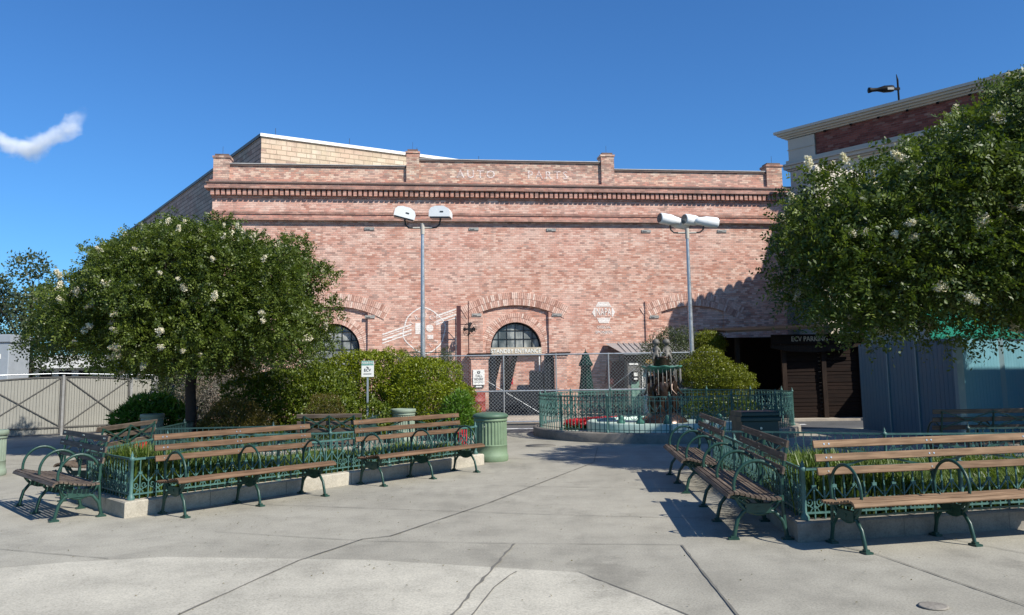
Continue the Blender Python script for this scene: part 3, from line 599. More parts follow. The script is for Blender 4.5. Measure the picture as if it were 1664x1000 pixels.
def fence(poly, edges, z0, h, mat, name, label, lenpost=1.9, cat='fence'):
    root = thing(name, label, cat, (0, 0, 0)); done = set()
    for e in edges:
        a = Vector(poly[e]); b = Vector(poly[(e + 1) % len(poly)]); k = max(1, round((b - a).length / lenpost))
        for i in range(k): fence_seg(root, a + (b - a) * i / k, a + (b - a) * (i + 1) / k, z0, h, mat)
        for i in range(k + 1):
            q = a + (b - a) * i / k; key = (round(q.x, 1), round(q.y, 1))
            if key not in done: done.add(key); fpost(root, q, z0 - .002, h, mat)
    return root
def inset(poly, w):
    n = len(poly); P = [Vector(p) for p in poly]; r_ = []
    for i in range(n):
        a, b, c = P[i - 1], P[i], P[(i + 1) % n]; d1_ = (b - a).normalized(); d2_ = (c - b).normalized(); n1 = Vector((-d1_.y, d1_.x)); n2 = Vector((-d2_.y, d2_.x)); bis = n1 + n2; bis = bis / max(.3, bis.length_squared) * 2
        r_.append(tuple(b + bis * w))
    return r_
PL = [(-4.43, 10.01), (-.53, 15.12), (-1.2, 15.75), (-3.0, 14.15), (-5.62, 14.0), (-5.62, 11.3)]
PR = [(2.57, 8.10), (9.4, 9.57), (9.4, 11.7), (5.2, 12.35), (2.9, 13.4)]
PH = [(-6.6, 15.7), (-4.4, 16.0), (-2.9, 17.1), (-3.0, 20.45), (-1.2, 20.6), (-1.2, 22.4), (-9.4, 25.0), (-9.6, 21.6), (-7.0, 19.6)]
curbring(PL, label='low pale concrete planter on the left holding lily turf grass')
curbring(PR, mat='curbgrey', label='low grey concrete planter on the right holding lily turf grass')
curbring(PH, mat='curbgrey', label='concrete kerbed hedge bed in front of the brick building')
FLe = fence(inset(PL, .11), [0, 1, 2, 3, 4, 5], .18, .46, M['teal'], 'iron_fence', 'low verdigris scrollwork fence round the left planter')
FRi = fence(inset(PR, .11), [0, 2, 3, 4], .18, .46, M['teal'], 'iron_fence', 'low verdigris scrollwork fence round the right planter')
FHb = fence(inset(PH, .11), [0, 1, 2, 3, 8], .18, .46, M['tealdark'], 'iron_fence', 'low dark scrollwork fence in front of the clipped hedge')
FX = fence([(6.6, 12.75), (10.5, 12.75)], [0], 0, .66, M['tealdark'], 'iron_fence', 'short dark fence below the shaded bench by the teal hoarding')

# ============================================================= BENCHES
def ell(cy, cz, ry, rz, a0, a1, n): return [(0, cy + ry * math.cos(a), cz + rz * math.sin(a)) for a in np.linspace(a0, a1, n)]
_fr = {}
def bench_frame_data():
    if _fr: return _fr
    f = MB(); up = (1, 0, 0)
    f.tube([(0, .055, .27), (0, .14, .255), (0, .20, .18), (0, .225, .09), (0, .24, .02)], .02, 6, up=up, flat=.8)       # front leg
    f.tube([(0, -.055, .27), (0, -.15, .25), (0, -.215, .17), (0, -.24, .08), (0, -.25, .02)], .02, 6, up=up, flat=.8)     # rear leg
    f.tube([(0, -.235, .09), (0, -.225, .25), (0, -.215, .42), (0, -.225, .55), (0, -.255, .72), (0, -.29, .89)], .017, 6, up=up, flat=.8)  # back stay
    f.box(-.022, .022, -.11, .12, .245, .33); f.cyl((-.028, .005, .288), (.028, .005, .288), .018, n=10)
    f.tube([(0, .10, .31), (0, .20, .38), (0, .285, .405)], .016, 6, up=up); f.tube([(0, -.09, .31), (0, -.16, .36), (0, -.215, .37)], .016, 6, up=up)
    f.tube([(0, .285, .395), (0, .16, .386), (0, .02, .375), (0, -.12, .372), (0, -.215, .40)], .014, 6, up=up)
    for y in (.245, -.25): f.box(-.035, .035, y - .05, y + .05, 0, .018); f.box(-.02, .02, y - .025, y + .025, .018, .035)
    _fr['frame'] = f.data('bench_frame', M['green'])
    r = MB(); r.tube(ell(.0, .475, .225, .245, 0, 2 * PI, 33)[:-1], .0165, 6, True, up=up, flat=.8); r.tube(ell(.0, .475, .17, .20, PI * 1.1, PI * 1.9, 10), .010, 5, up=up)
    _fr['armrest'] = r.data('bench_armrest', M['green'])
    return _fr
_seat = {}
def bench_wood(s, mat):
    key = (round(s, 3), mat)
    if key in _seat: return _seat[key]
    L = s + .13; st = MB()
    prof = [(.294, .410), (.264, .432), (.217, .436), (.169, .428), (.121, .416), (.073, .405), (.025, .396), (-.023, .389), (-.071, .384), (-.119, .382), (-.167, .386)]
    for i, (y, z) in enumerate(prof):
        a = R(-62) if i == 0 else (R(-16) if i == 1 else math.atan2(prof[i - 1][1] - prof[min(i + 1, 10)][1], prof[i - 1][0] - prof[min(i + 1, 10)][0]) )
        Mx = Matrix.Translation((0, y, z)) @ Matrix.Rotation(a, 4, 'X'); st.bbox(-L, L, -.0195, .0195, -.011, .011, .004, M=Mx)
    sd = st.data('bench_seat', M[mat]); bk = MB(); bo = MB()
    for (y, z) in ((-.222, .64), (-.246, .76), (-.272, .88)):
        Mx = Matrix.Translation((0, y, z)) @ Matrix.Rotation(R(11), 4, 'X'); bk.bbox(-L, L, -.004, .018, -.034, .034, .005, M=Mx)
        for x in (-s, 0, s):
            for dx in (-.025, .025): bo.cyl(Mx @ Vector((x + dx, .017, 0)), Mx @ Vector((x + dx, .0225, 0)), .0085, n=8)
    bd = bk.data('bench_back', M[mat]); bod = bo.data('bench_bolts', M['bolt'])
    br = MB()
    for (xa, xb) in ((-s, 0), (0, s)):
        for (z0, z1) in ((.88, .64), (.64, .88)):
            y0 = -.235 - (z0 - .64) * .215; y1 = -.235 - (z1 - .64) * .215
            br.tube([(xa, y0 - .012, z0), (xb, y1 - .012, z1)], .014, 4, up=(0, 1, 0), flat=.3)
    br.box(-s, s, -.01, .01, .265, .28); rd = br.data('bench_brace', M['green'])
    _seat[key] = (sd, bd, bod, rd); return _seat[key]
def bench(loc, face, s, label, mat='wood', group=None):
    fx, fy = face; rz = math.atan2(-fx, fy); root = thing('park_bench', label, 'bench', (loc[0], loc[1], 0), rz, group)
    fr = bench_frame_data(); sd, bd, bod, rd = bench_wood(s, mat)
    link(bpy.data.objects.new('seat', sd), root); b = link(bpy.data.objects.new('backrest', bd), root); link(bpy.data.objects.new('bolts', bod), b); link(bpy.data.objects.new('brace', rd), root)
    for x in (-s, 0, s):
        f = link(bpy.data.objects.new('frame', fr['frame']), root); f.location.x = x
        link(bpy.data.objects.new('armrest', fr['armrest']), f)
    return root
BG = 'curved slatted park benches round the planters'
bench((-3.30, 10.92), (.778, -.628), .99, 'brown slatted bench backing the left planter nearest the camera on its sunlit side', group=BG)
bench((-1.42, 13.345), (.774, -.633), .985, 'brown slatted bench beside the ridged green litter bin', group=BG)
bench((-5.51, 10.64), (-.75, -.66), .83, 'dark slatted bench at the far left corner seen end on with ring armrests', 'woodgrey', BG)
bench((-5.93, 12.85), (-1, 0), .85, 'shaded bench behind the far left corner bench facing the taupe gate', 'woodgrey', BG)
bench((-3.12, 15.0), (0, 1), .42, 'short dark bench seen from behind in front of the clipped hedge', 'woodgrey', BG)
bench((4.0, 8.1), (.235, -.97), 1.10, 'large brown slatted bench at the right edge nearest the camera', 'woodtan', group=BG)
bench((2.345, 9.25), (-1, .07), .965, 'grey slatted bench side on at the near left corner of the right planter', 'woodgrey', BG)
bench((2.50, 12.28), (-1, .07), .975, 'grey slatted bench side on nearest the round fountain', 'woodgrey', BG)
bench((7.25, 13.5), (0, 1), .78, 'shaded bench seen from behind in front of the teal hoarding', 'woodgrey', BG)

# ============================================================= LITTER BINS
def fluted(mb, r, z0, z1, n=30, depth=.012):
    v = []; k = n * 4
    for z in (z0, z1):
        for j in range(k): t = 2 * PI * j / k; q = r - (depth if j % 4 in (2, 3) else 0); v.append((q * math.cos(t), q * math.sin(t), z))
    mb.add(v, [(j, (j + 1) % k, k + (j + 1) % k, k + j) for j in range(k)], .5)
def bin_(x, y, r, h, label, mat='can', lid=True):
    root = thing('litter_bin', label, 'trash can', (x, y, 0), 0, 'round ridged litter bins')
    b = MB(); k = h / .88
    b.lathe([(r * .98, 0), (r * 1.02, .02), (r * 1.02, .09 * k), (r * .99, .12 * k), (r * .97, .125 * k), (r * .96, .27 * k), (r * .975, .275 * k), (r * .975, .29 * k), (r * .94, .295 * k)], 48)
    fluted(b, r * .95, .295 * k, .70 * k); b.lathe([(r * .93, .70 * k), (r * .985, .705 * k), (r * .985, .73 * k), (r * .97, .735 * k), (r * .97, .76 * k)], 48); b.build('body', M[mat], root)
    b = MB()
    if lid: b.lathe([(r * .97, .76 * k), (r * 1.04, .765 * k), (r * 1.04, .80 * k), (r * .98, .825 * k), (r * .8, .845 * k), (r * .45, .86 * k), (0, .865 * k)], 48)
    else: b.lathe([(r * .97, .76 * k), (r * 1.05, .77 * k), (r * 1.05, .84 * k), (r * 1.0, .86 * k), (r * .9, .86 * k), (r * .87, .80 * k), (0, .80 * k)], 48)
    b.build('lid', M['canlid' if lid else mat], root)
    b = MB(); b.cyl((-.10, -r * .93, .62 * k), (-.10, -r * .99, .62 * k), .012, n=8); b.build('latch', M['bolt'], root)
bin_(-.43, 15.72, .308, .88, 'large ridged sage green bin with domed lid at the end of the left planter')
bin_(-2.54, 20.0, .275, .78, 'pale ridged bin in front of the domed hedge', 'canpale', False)
bin_(-8.0, 19.3, .245, .78, 'pale ridged bin beside the left tree trunk', 'canpale', False)
bin_(-8.75, 14.5, .31, .76, 'pale ridged bin cut off by the left edge in front of the gate', 'canpale', False)
D = thing('square_litter_bin', 'dark green square bin standing behind the right hand planter', 'trash can', (3.93, 14.3, 0), R(4))
mb = MB(); mb.bbox(-.30, .30, -.28, .28, .0, .72, .02); mb.build('body', M['candark'], D)
mb = MB(); mb.bbox(-.33, .33, -.31, .31, .72, .80, .02); mb.bbox(-.31, .31, -.29, .29, .80, .88, .02); mb.build('lid', M['candark'], D)
mb = MB(); mb.cyl((0, -.285, .62), (0, -.295, .62), .02, n=10); mb.build('latch', M['bolt'], D)

# ============================================================= FOUNTAIN
FC = (3.72, 21.8); FR = 3.22
F = thing('fountain', 'round fountain with bronze figures holding up a wide basin', 'fountain', (FC[0], FC[1], 0))
mb = MB(); mb.lathe([(FR + .03, 0), (FR + .03, .19), (FR + .01, .21), (FR - .26, .21), (FR - .28, .19), (FR - .28, .03), (FR - .3, .03)], 72); mb.build('kerb', M['curbgrey'], F)
mb = MB(); mb.lathe([(FR - .29, .04), (1.9, .05)], 56)
mb.lathe([(1.9, .03), (1.9, .30), (1.88, .32), (1.72, .32), (1.7, .30), (1.7, .26), (0, .26)], 56); mb.build('pool', M['pool'], F)
mb = MB(); mb.lathe([(.60, .26), (.56, .36), (.42, .42), (.36, .48), (.16, .52), (.12, .9), (.12, 1.40), (.22, 1.55), (0, 1.55)], 20); mb.build('pedestal', M['bronze'], F)
mb = MB(); v = []; pr = [(.14, 1.46), (.32, 1.53), (.47, 1.61), (.50, 1.64), (.46, 1.655), (.25, 1.60), (0, 1.59)]
n = 40
for (r_, z) in pr:
    for k in range(n): t = 2 * PI * k / n; q = r_ * (1 + (.06 * math.cos(t * 8) if r_ > .4 else 0)); v.append((q * math.cos(t), q * math.sin(t), z + (.015 * math.cos(t * 8) if r_ > .4 else 0)))
mb.add(v, [(i * n + k, i * n + (k + 1) % n, (i + 1) * n + (k + 1) % n, (i + 1) * n + k) for i in range(len(pr) - 1) for k in range(n)], .5, True); mb.build('basin', M['verd'], F)
mb = MB(); mb.lathe([(.19, 1.59), (.21, 1.64), (.20, 1.84), (.23, 1.87), (.16, 1.89), (.0, 1.89)], 20); mb.build('drum', M['bronze'], F)
mb = MB()
for k in range(26):
    t = 2 * PI * k / 26; r_ = random.uniform(.38, .47)
    mb.tube([(r_ * math.cos(t), r_ * math.sin(t), 1.58), (r_ * 1.03 * math.cos(t), r_ * 1.03 * math.sin(t), random.uniform(.9, 1.3))], .012, 4, rad=[.012, .003])
mb.build('lime_drips', M['stonew'], F)
def skinned(name, V, E, Rr, mat, parent, sub=1, M_=None):
    me = bpy.data.meshes.new(name); me.from_pydata([Vector(v) for v in V], E, []); ob = bpy.data.objects.new(name, me); COL.objects.link(ob)
    sk = ob.modifiers.new('s', 'SKIN'); 
    for i, r_ in enumerate(Rr): me.skin_vertices[0].data[i].radius = (r_, r_)
    me.skin_vertices[0].data[0].use_root = True
    ss = ob.modifiers.new('u', 'SUBSURF'); ss.levels = sub; ss.render_levels = sub
    bpy.context.view_layer.update(); dg = bpy.context.evaluated_depsgraph_get(); m2 = bpy.data.meshes.new_from_object(ob.evaluated_get(dg)); COL.objects.unlink(ob); bpy.data.objects.remove(ob)
    if M_ is not None: m2.transform(M_)
    m2.materials.clear(); m2.materials.append(mat); m2.polygons.foreach_set('use_smooth', [True] * len(m2.polygons)); m2.update()
    return link(bpy.data.objects.new(name, m2), parent)
def figure(seed, M_, mat, parent, s=1.0):
    q = random.Random(seed); ar = q.uniform(-.05, .05)
    V = [(0, 0, .62), (0, .01, .75), (0, 0, .92), (0, 0, 1.02), (0, .01, 1.12), (0, .015, 1.22), (.09, 0, .58), (.10, .03, .32), (.10, 0, .03), (-.09, 0, .58), (-.12, .05, .32), (-.10, .0, .03),
         (.16, 0, .95), (.24, .04, .78), (.20 + ar, .16, .66), (.20 + ar, .2, .62), (-.16, 0, .95), (-.24, .0, 1.08), (-.16, .05, 1.30), (-.15, .06, 1.36), (.10, .09, .0), (-.10, .09, .0)]
    E = [(0, 1), (1, 2), (2, 3), (3, 4), (4, 5), (0, 6), (6, 7), (7, 8), (0, 9), (9, 10), (10, 11), (2, 12), (12, 13), (13, 14), (14, 15), (2, 16), (16, 17), (17, 18), (18, 19), (8, 20), (11, 21)]
    Rr = [.125, .105, .13, .05, .085, .07, .085, .06, .04, .085, .06, .04, .055, .042, .032, .028, .055, .042, .032, .028, .03, .03]
    return skinned('statue', [tuple(c * s for c in v) for v in V], E, [r_ * s for r_ in Rr], mat, parent, 1, M_)
for k in range(6):
    t = 2 * PI * k / 6 + .45; figure(k, Matrix.Translation((.30 * math.cos(t), .30 * math.sin(t), .42)) @ Matrix.Rotation(t - PI / 2, 4, 'Z'), M['bronze'], F, .82)
def child(x, M_):
    V = [(0, 0, .05), (0, 0, .15), (0, .0, .26), (0, .01, .33), (0, .02, .40), (0, .02, .46), (.07, .10, .04), (.08, .14, -.10), (-.07, .10, .04), (-.08, .14, -.10), (.09, 0, .24), (.14, .05, .13), (.08, .10, .10), (-.09, 0, .24), (-.14, .05, .13), (-.08, .10, .10)]
    E = [(0, 1), (1, 2), (2, 3), (3, 4), (4, 5), (0, 6), (6, 7), (0, 8), (8, 9), (2, 10), (10, 11), (11, 12), (2, 13), (13, 14), (14, 15)]
    Rr = [.085, .075, .08, .035, .075, .06, .045, .035, .045, .035, .04, .03, .025, .04, .03, .025]
    return skinned('statue', V, E, Rr, M['lime'], F, 1, M_)
for x, a in ((-.13, PI * .9), (.13, PI * 1.1)):
    child(x, Matrix.Translation((x, -.04, 1.88)) @ Matrix.Rotation(a, 4, 'Z') @ Matrix.Diagonal((.82, .82, .82, 1)))
    c = MB(); c.lathe([(0, .0), (.09, .02), (.10, .07), (.07, .13), (0, .155)], 12, M=Matrix.Translation((x, -.04, 2.18))); c.build('statue_cap', M['lime'], F)
# fountain ring fence
RF = thing('fountain_fence', 'tall verdigris ring fence with scrollwork around the fountain', 'fence', (FC[0], FC[1], 0))
rf = FR - .13; z0 = .21; N = 168
for zz, ww in ((.985, .013), (.90, .009), (.27, .009)):
    mb = MB(); mb.tube([(rf * math.cos(t), rf * math.sin(t), zz) for t in np.linspace(0, 2 * PI, 97)[:-1]], ww, 4, True, up=(0, 0, 1)); mb.build('rail', M['teal'], RF)
mb = MB()
for k in range(N):
    t = 2 * PI * k / N; mb.box(-.0075, .0075, -.0075, .0075, z0, .985, M=Matrix.Translation((rf * math.cos(t), rf * math.sin(t), 0)) @ Matrix.Rotation(t, 4, 'Z'))
mb.build('bars', M['teal'], RF)
mb = MB()
for k in range(84):
    t = 2 * PI * (k + .5) / 84; Mm = Matrix.Translation((rf * math.cos(t), rf * math.sin(t), 0)) @ Matrix.Rotation(t + PI / 2, 4, 'Z')
    mb.box(-.025, .025, -.012, .01, .78, .81, M=Mm)
    for sg in (-1, 1):
        mb.tube([(sg * .012, 0, .79), (sg * .06, 0, .73), (sg * .108, 0, .68)], .009, 4, M=Mm, up=(0, 1, 0))
        mb.tube([(sg * .01, 0, .56)] + [(sg * .058 + sg * p[0], 0, .635 + p[2]) for p in spiral(0, 0, .048, -1, 1.2, 9, PI * 1.1)], .008, 4, M=Mm, up=(0, 1, 0))
        mb.tube([(0, 0, .60), (sg * .035, 0, .56), (sg * .07, 0, .50), (sg * .10, 0, .51)], .008, 4, M=Mm, up=(0, 1, 0))
        mb.tube([(sg * .118, 0, .94), (sg * .09, 0, .97), (sg * .05, 0, .955), (sg * .07, 0, .93)], .007, 4, M=Mm, up=(0, 1, 0))
mb.build('scrollwork', M['teal'], RF)
for k in range(14):
    t = 2 * PI * k / 14 + .1; fpost(RF, (rf * math.cos(t), rf * math.sin(t)), z0 - .002, .80, M['teal'], .02)
# red flowers in the fountain
n = 5200; t = rng.uniform(1.85, 2.8, n); rr_ = rng.uniform(2.0, 2.6, n)
P = np.stack([FC[0] + rr_ * np.cos(t), FC[1] + rr_ * np.sin(t), .12 + .16 * rng.random(n) ** .6], 1)
fb = thing('red_flower_bed', 'band of red bedding flowers beside the fountain pool', 'flowers', (0, 0, 0))
quads('petals', M['redfl'], leafv(P, rng.normal(size=(n, 3)) + [0, 0, .8], rng.normal(size=(n, 3)), .05, .045), rng.random(n), fb)
P2_ = P.copy(); P2_[:, 2] = .03 + .14 * rng.random(n); quads('leaves', M['leafD'], leafv(P2_, rng.normal(size=(n, 3)) + [0, 0, .8], rng.normal(size=(n, 3)), .07, .04), rng.random(n), fb)
mb = MB()
for i, (t_, r_) in enumerate(((4.2, 1.6), (4.6, 1.5), (5.1, 1.55), (5.5, 1.6), (3.9, 1.65))):
    mb.lathe([(0, 0), (.09, .03), (.10, .10), (.05, .18), (.07, .22), (0, .26)], 10, M=Matrix.Translation((r_ * math.cos(t_), r_ * math.sin(t_), .26)))
mb.build('turtle_spout', M['verd'], F)

# ============================================================= CHAIN LINK FENCE
CY = 25.3
CL = thing('chain_link_fence', 'galvanised chain link fence panels standing across the road before the arched door', 'fence', (0, CY, 0))
X0, X1 = -4.6, 6.0
mb = MB()
for z in (2.04, 1.0, .12): mb.cyl((X0, 0, z), (X1, 0, z), .021, n=8)
mb.build('rail', M['steel'], CL)
x = -1.82; xs = [x + 1.53 * i for i in range(-1, 6)]
for x in xs:
    mb = MB(); mb.cyl((x, 0, 0), (x, 0, 2.07), .021, n=8); mb.build('post', M['steel'], CL)
    mb = MB(); mb.box(x - .03, x + .03, -.4, .4, 0, .03); mb.build('foot', M['steel'], CL)
for p_, q_ in (((-.78, .01, 1.3), (.85, .01, .3)), ((2.7, .01, .95), (3.55, .01, 1.6))): mb = MB(); mb.cyl(p_, q_, .008, n=4); mb.build('brace', M['steel'], CL)
mb = MB(); s = .072; r_ = .0030; Hh = 1.9
def wire(x0, z0, x1, z1, y): 
    mb.add([(x0 - r_, y, z0), (x0 + r_, y, z0), (x1 + r_, y, z1), (x1 - r_, y, z1), (x0, y + .004, z0), (x1, y + .004, z1)], [(0, 1, 2, 3), (1, 4, 5, 2), (4, 0, 3, 5)], .5)
x = X0 - Hh
while x < X1:
    a = max(X0, x); b = min(X1, x + Hh)
    if b > a: wire(a, .13 + (a - x), b, .13 + (b - x), 0); wire(a, .13 + Hh - (a - x), b, .13 + Hh - (b - x), .002)
    x += s * 1.414
mb.build('wire_mesh', M['mesh'], CL)

# ============================================================= LAMP POSTS
def lamp(x, y, h, label, heads):
    L = thing('lamp_post', label, 'street lamp', (x, y, 0), 0, 'tall floodlight poles')
    mb = MB(); mb.cyl((0, 0, 0), (0, 0, h), .085, .048, n=16); mb.lathe([(.16, 0), (.16, .04), (.10, .06)], 16); mb.build('pole', M['steel'], L)
    mb = MB(); mb.cyl((0, 0, h - .16), (0, 0, h + .16), .062, n=12); mb.cyl((-.28, 0, h + .03), (.28, 0, h + .03), .028, n=8); mb.build('bracket', M['cream'], L)
    for sg in (-1, 1):
        mb = MB(); mb.tube([(sg * .26, 0, h + .03), (sg * .40, 0, h + .04), (sg * .49, 0, h + .12), (sg * .52, 0, h + .30)], .026, 8); mb.build('arm', M['arm'], L)
    for (hx, hy, hz, rz, tilt, roll, kind) in heads:
        Mh = Matrix.Translation((hx, hy, h + hz)) @ Matrix.Rotation(rz, 4, 'Z') @ Matrix.Rotation(tilt, 4, 'X') @ Matrix.Rotation(roll, 4, 'Y')
        mb = MB(); W_, H_ = .29, .20
        pro = [(-.30, -.12), (-.30, .06), (-.24, .15), (-.1, .19), (.12, .19), (.26, .12), (.31, .02), (.31, -.12)]
        if kind == 'box': mb.prism(pro, -.22, .22, M=Mh @ Matrix.Rotation(PI / 2, 4, 'X'))
        else: mb.lathe([(.0, -.36), (.15, -.36), (.165, -.33), (.165, .02), (.13, .14), (.11, .30), (.05, .36), (0, .37)], 20, M=Mh @ Matrix.Rotation(PI / 2, 4, 'Y'))
        hd = mb.build('lamp_head', M['lampwhite'], L)
        mb = MB()
        if kind == 'box': mb.box(-.27, .28, -.19, .19, -.16, -.122, M=Mh); mb.box(.02, .12, -.226, -.221, .0, .04, M=Mh); mb.build('lens', M['lampdark'], hd)
        else: mb.cyl(Mh @ Vector((-.365, 0, 0)), Mh @ Vector((-.375, 0, 0)), .145, n=20); mb.build('lens', M['lamplens'], hd)
lamp(-2.56, 24.5, 5.68, 'tall grey lamp post with two white box floodlights left of the arched door',
     [(-.52, 0, .44, R(10), R(4), R(14), 'box'), (.52, 0, .44, R(-6), R(0), R(2), 'box')])
lamp(5.36, 26.0, 5.66, 'tall grey lamp post with four white cylindrical floodlights right of the painted hexagon',
     [(-.52, -.1, .42, R(20), 0, R(6), 'cyl'), (-.25, .2, .36, R(200), 0, R(-6), 'cyl'), (.25, .1, .42, R(25), 0, R(4), 'cyl'), (.60, .0, .36, R(190), 0, R(-5), 'cyl')])

# ============================================================= DOORWAY AREA THINGS (wall-local points converted to world)
ca, sa = math.cos(WANG), math.sin(WANG)
def WP(x, y, z=0): return (.2 + x * ca - y * sa, 30.43 + x * sa + y * ca, z)
o = thing('steel_post', 'tall oxblood steel column standing against the brick wall', 'post', WP(-2.14, -.45), WANG)
mb = MB(); mb.box(-.07, .07, -.06, .06, 0, 3.84); mb.build('column', M['ox'], o); mb = MB(); mb.cyl((-.1, -.02, 0), (-.1, -.02, 2.75), .016, n=6); mb.build('conduit', M['steel'], o)
o = thing('wall_fan', 'black caged fan fixed to a thin pole beside the oxblood column', 'fan', WP(-1.80, -.4), WANG)
mb = MB(); mb.cyl((0, 0, 0), (0, 0, 4.0), .018, n=6); mb.cyl((-.3, 0, 3.2), (0, 0, 3.2), .015, n=6); mb.cyl((-.3, 0, 3.5), (-.05, 0, 3.22), .008, n=4); mb.build('pole', M['ox'], o)
Mf = Matrix.Translation((.03, -.12, 3.02)) @ Matrix.Rotation(R(-35), 4, 'Z') @ Matrix.Rotation(R(75), 4, 'X')
mb = MB()
for q in (.05, .12, .18, .24, .27): mb.tube([Mf @ Vector((q * math.cos(t), q * math.sin(t), .09 * (1 - (q / .27) ** 2))) for t in np.linspace(0, 2 * PI, 21)[:-1]], .005, 4, True)
for k in range(16): t = 2 * PI * k / 16; mb.tube([Mf @ Vector((q * math.cos(t), q * math.sin(t), .09 * (1 - (q / .27) ** 2))) for q in (.03, .15, .27)], .004, 4)
mb.build('cage', M['arm'], o)
mb = MB()
for k in range(4):
    t = PI / 2 * k; mb.add([Mf @ Vector(v) for v in ((.03 * math.cos(t), .03 * math.sin(t), .02), (.24 * math.cos(t - .35), .24 * math.sin(t - .35), .0), (.25 * math.cos(t), .25 * math.sin(t), .03), (.2 * math.cos(t + .4), .2 * math.sin(t + .4), .05))], [(0, 1, 2, 3)])
mb.cyl(Mf @ Vector((0, 0, -.16)), Mf @ Vector((0, 0, .04)), .07, n=12); mb.build('blades', M['arm'], o)
def wsign(name, label, x, y, z0, z1, w_, lines, cat='sign', post=False):
    o = thing(name, label, cat, WP(x, y), WANG); mb = MB(); mb.bbox(-w_ / 2, w_ / 2, -.01, .01, z0, z1, .003); mb.build('panel', M['sign'], o)
    for (tx, sz, z, sq) in lines: textmb(tx, sz, FACE(0, -.012, z), M['signtxt'], 'lettering', o, .004, squeeze=sq)
    return o
o = wsign('wall_sign', 'small white notice with black print hung on the left door pier', -1.46, -.36, 1.12, 1.64, .40, [('TALL', .12, 1.42, .9), ('RIDERS', .12, 1.31, .8), ('please wait here', .05, 1.22, .9)])
mb = MB(); mb.cyl((0, -.012, 1.545), (0, -.016, 1.545), .055, n=20); mb.box(-.17, .17, -.02, -.008, 1.02, 1.10); mb.build('emblem', M['signtxt'], o)
mb = MB(); mb.box(-.012, .012, -.022, -.017, 1.51, 1.575); mb.box(-.10, .10, -.024, -.021, 1.04, 1.085); mb.build('emblem_mark', M['sign'], o)
o = thing('red_barrel', 'oxblood red drum standing at the left door pier', 'barrel', WP(-1.62, -1.3))
mb = MB(); mb.lathe([(.28, 0), (.30, .01), (.29, .03), (.29, .28), (.305, .29), (.305, .31), (.29, .32), (.29, .58), (.305, .59), (.305, .61), (.29, .62), (.29, .86), (.30, .88), (.27, .88), (.26, .86), (0, .86)], 28); mb.build('drum', M['rust'], o)
# iron railing panel left of the column
o = thing('wall_railing', 'ornate dark iron railing panel beside the oxblood column', 'railing', WP(-3.1, -.9), WANG)
mb = MB(); mb.box(-.9, .8, -.015, .015, 2.22, 2.25); mb.box(-.9, .8, -.015, .015, 1.5, 1.53)
for k in range(13): mb.box(-.88 + k * .14, -.868 + k * .14, -.008, .008, 0, 2.22)
for k in range(6): mb.tube([Vector((-.75 + k * .28, 0, 1.85)) + Vector(p) for p in spiral(0, 0, .11, 1, 1.5, 14)], .010, 4, up=(0, 1, 0)); mb.tube([Vector((-.75 + k * .28, 0, 2.1)) + Vector(p) for p in spiral(0, 0, .09, -1, 1.5, 14)], .010, 4, up=(0, 1, 0))
mb.cyl((.15, 0, 2.2), (.15, 0, 2.45), .02, .004, n=6); mb.build('railing_panel', M['tealdark'], o)
# closed umbrella
o = thing('closed_umbrella', 'folded dark green patio umbrella standing against the brick wall', 'umbrella', WP(2.08, -1.4))
mb = MB(); v = []; pr = [(.03, 2.18), (.10, 2.10), (.13, 1.95), (.20, 1.78), (.21, 1.72), (.14, 1.68), (.17, 1.3), (.24, .72), (.22, .70)]; n = 32
for (r_, z) in pr:
    for k in range(n): t = 2 * PI * k / n; q = r_ * (1 + .16 * math.cos(t * 8)); v.append((q * math.cos(t), q * math.sin(t), z))
mb.add(v, [(i * n + k, i * n + (k + 1) % n, (i + 1) * n + (k + 1) % n, (i + 1) * n + k) for i in range(len(pr) - 1) for k in range(n)], .5, True); mb.build('canopy', M['umb'], o)
mb = MB(); mb.cyl((0, 0, 0), (0, 0, 2.22), .02, n=8); mb.lathe([(.25, 0), (.25, .07), (.05, .09)], 20); mb.cyl((0, 0, 2.2), (0, 0, 2.3), .02, .004, n=6); mb.build('pole', M['tealdark'], o)
# small cafe tables / chairs silhouettes
for i, (x, lab) in enumerate(((1.55, 'dark metal cafe table left of the folded umbrella'), (2.75, 'dark metal cafe table right of the folded umbrella'))):
    o = thing('cafe_table', lab, 'table', WP(x, -1.5)); mb = MB(); mb.lathe([(.33, .70), (.33, .73), (0, .73)], 20); mb.build('table_top', M['tealdark'], o)
    mb = MB(); mb.cyl((0, 0, 0), (0, 0, .70), .03, n=8); mb.lathe([(.22, 0), (.22, .02), (.03, .05)], 16); mb.build('pedestal', M['tealdark'], o)
for i, (x, a, lab) in enumerate(((2.45, .3, 'dark metal cafe chair just right of the folded umbrella'), (3.1, 2.6, 'dark metal cafe chair beside the ticket kiosk'), (1.15, .8, 'dark metal cafe chair by the right door pier'))):
    o = thing('cafe_chair', lab, 'chair', WP(x, -1.45), a); mb = MB(); mb.lathe([(.2, .44), (.2, .46), (0, .46)], 16); mb.build('seat', M['tealdark'], o)
    for (u_, v_) in ((-1, -1), (1, -1), (-1, 1), (1, 1)):
        mb = MB(); mb.cyl((u_ * .13, v_ * .13, .45), (u_ * .19, v_ * .19, 0), .012, n=6); mb.build('leg', M['tealdark'], o)
    mb = MB(); mb.tube([(-.17, .16, .45), (-.18, .2, .8), (-.1, .22, .95), (.1, .22, .95), (.18, .2, .8), (.17, .16, .45)], .012, 6); mb.box(-.03, .03, .19, .21, .46, .93); mb.build('backrest', M['tealdark'], o)
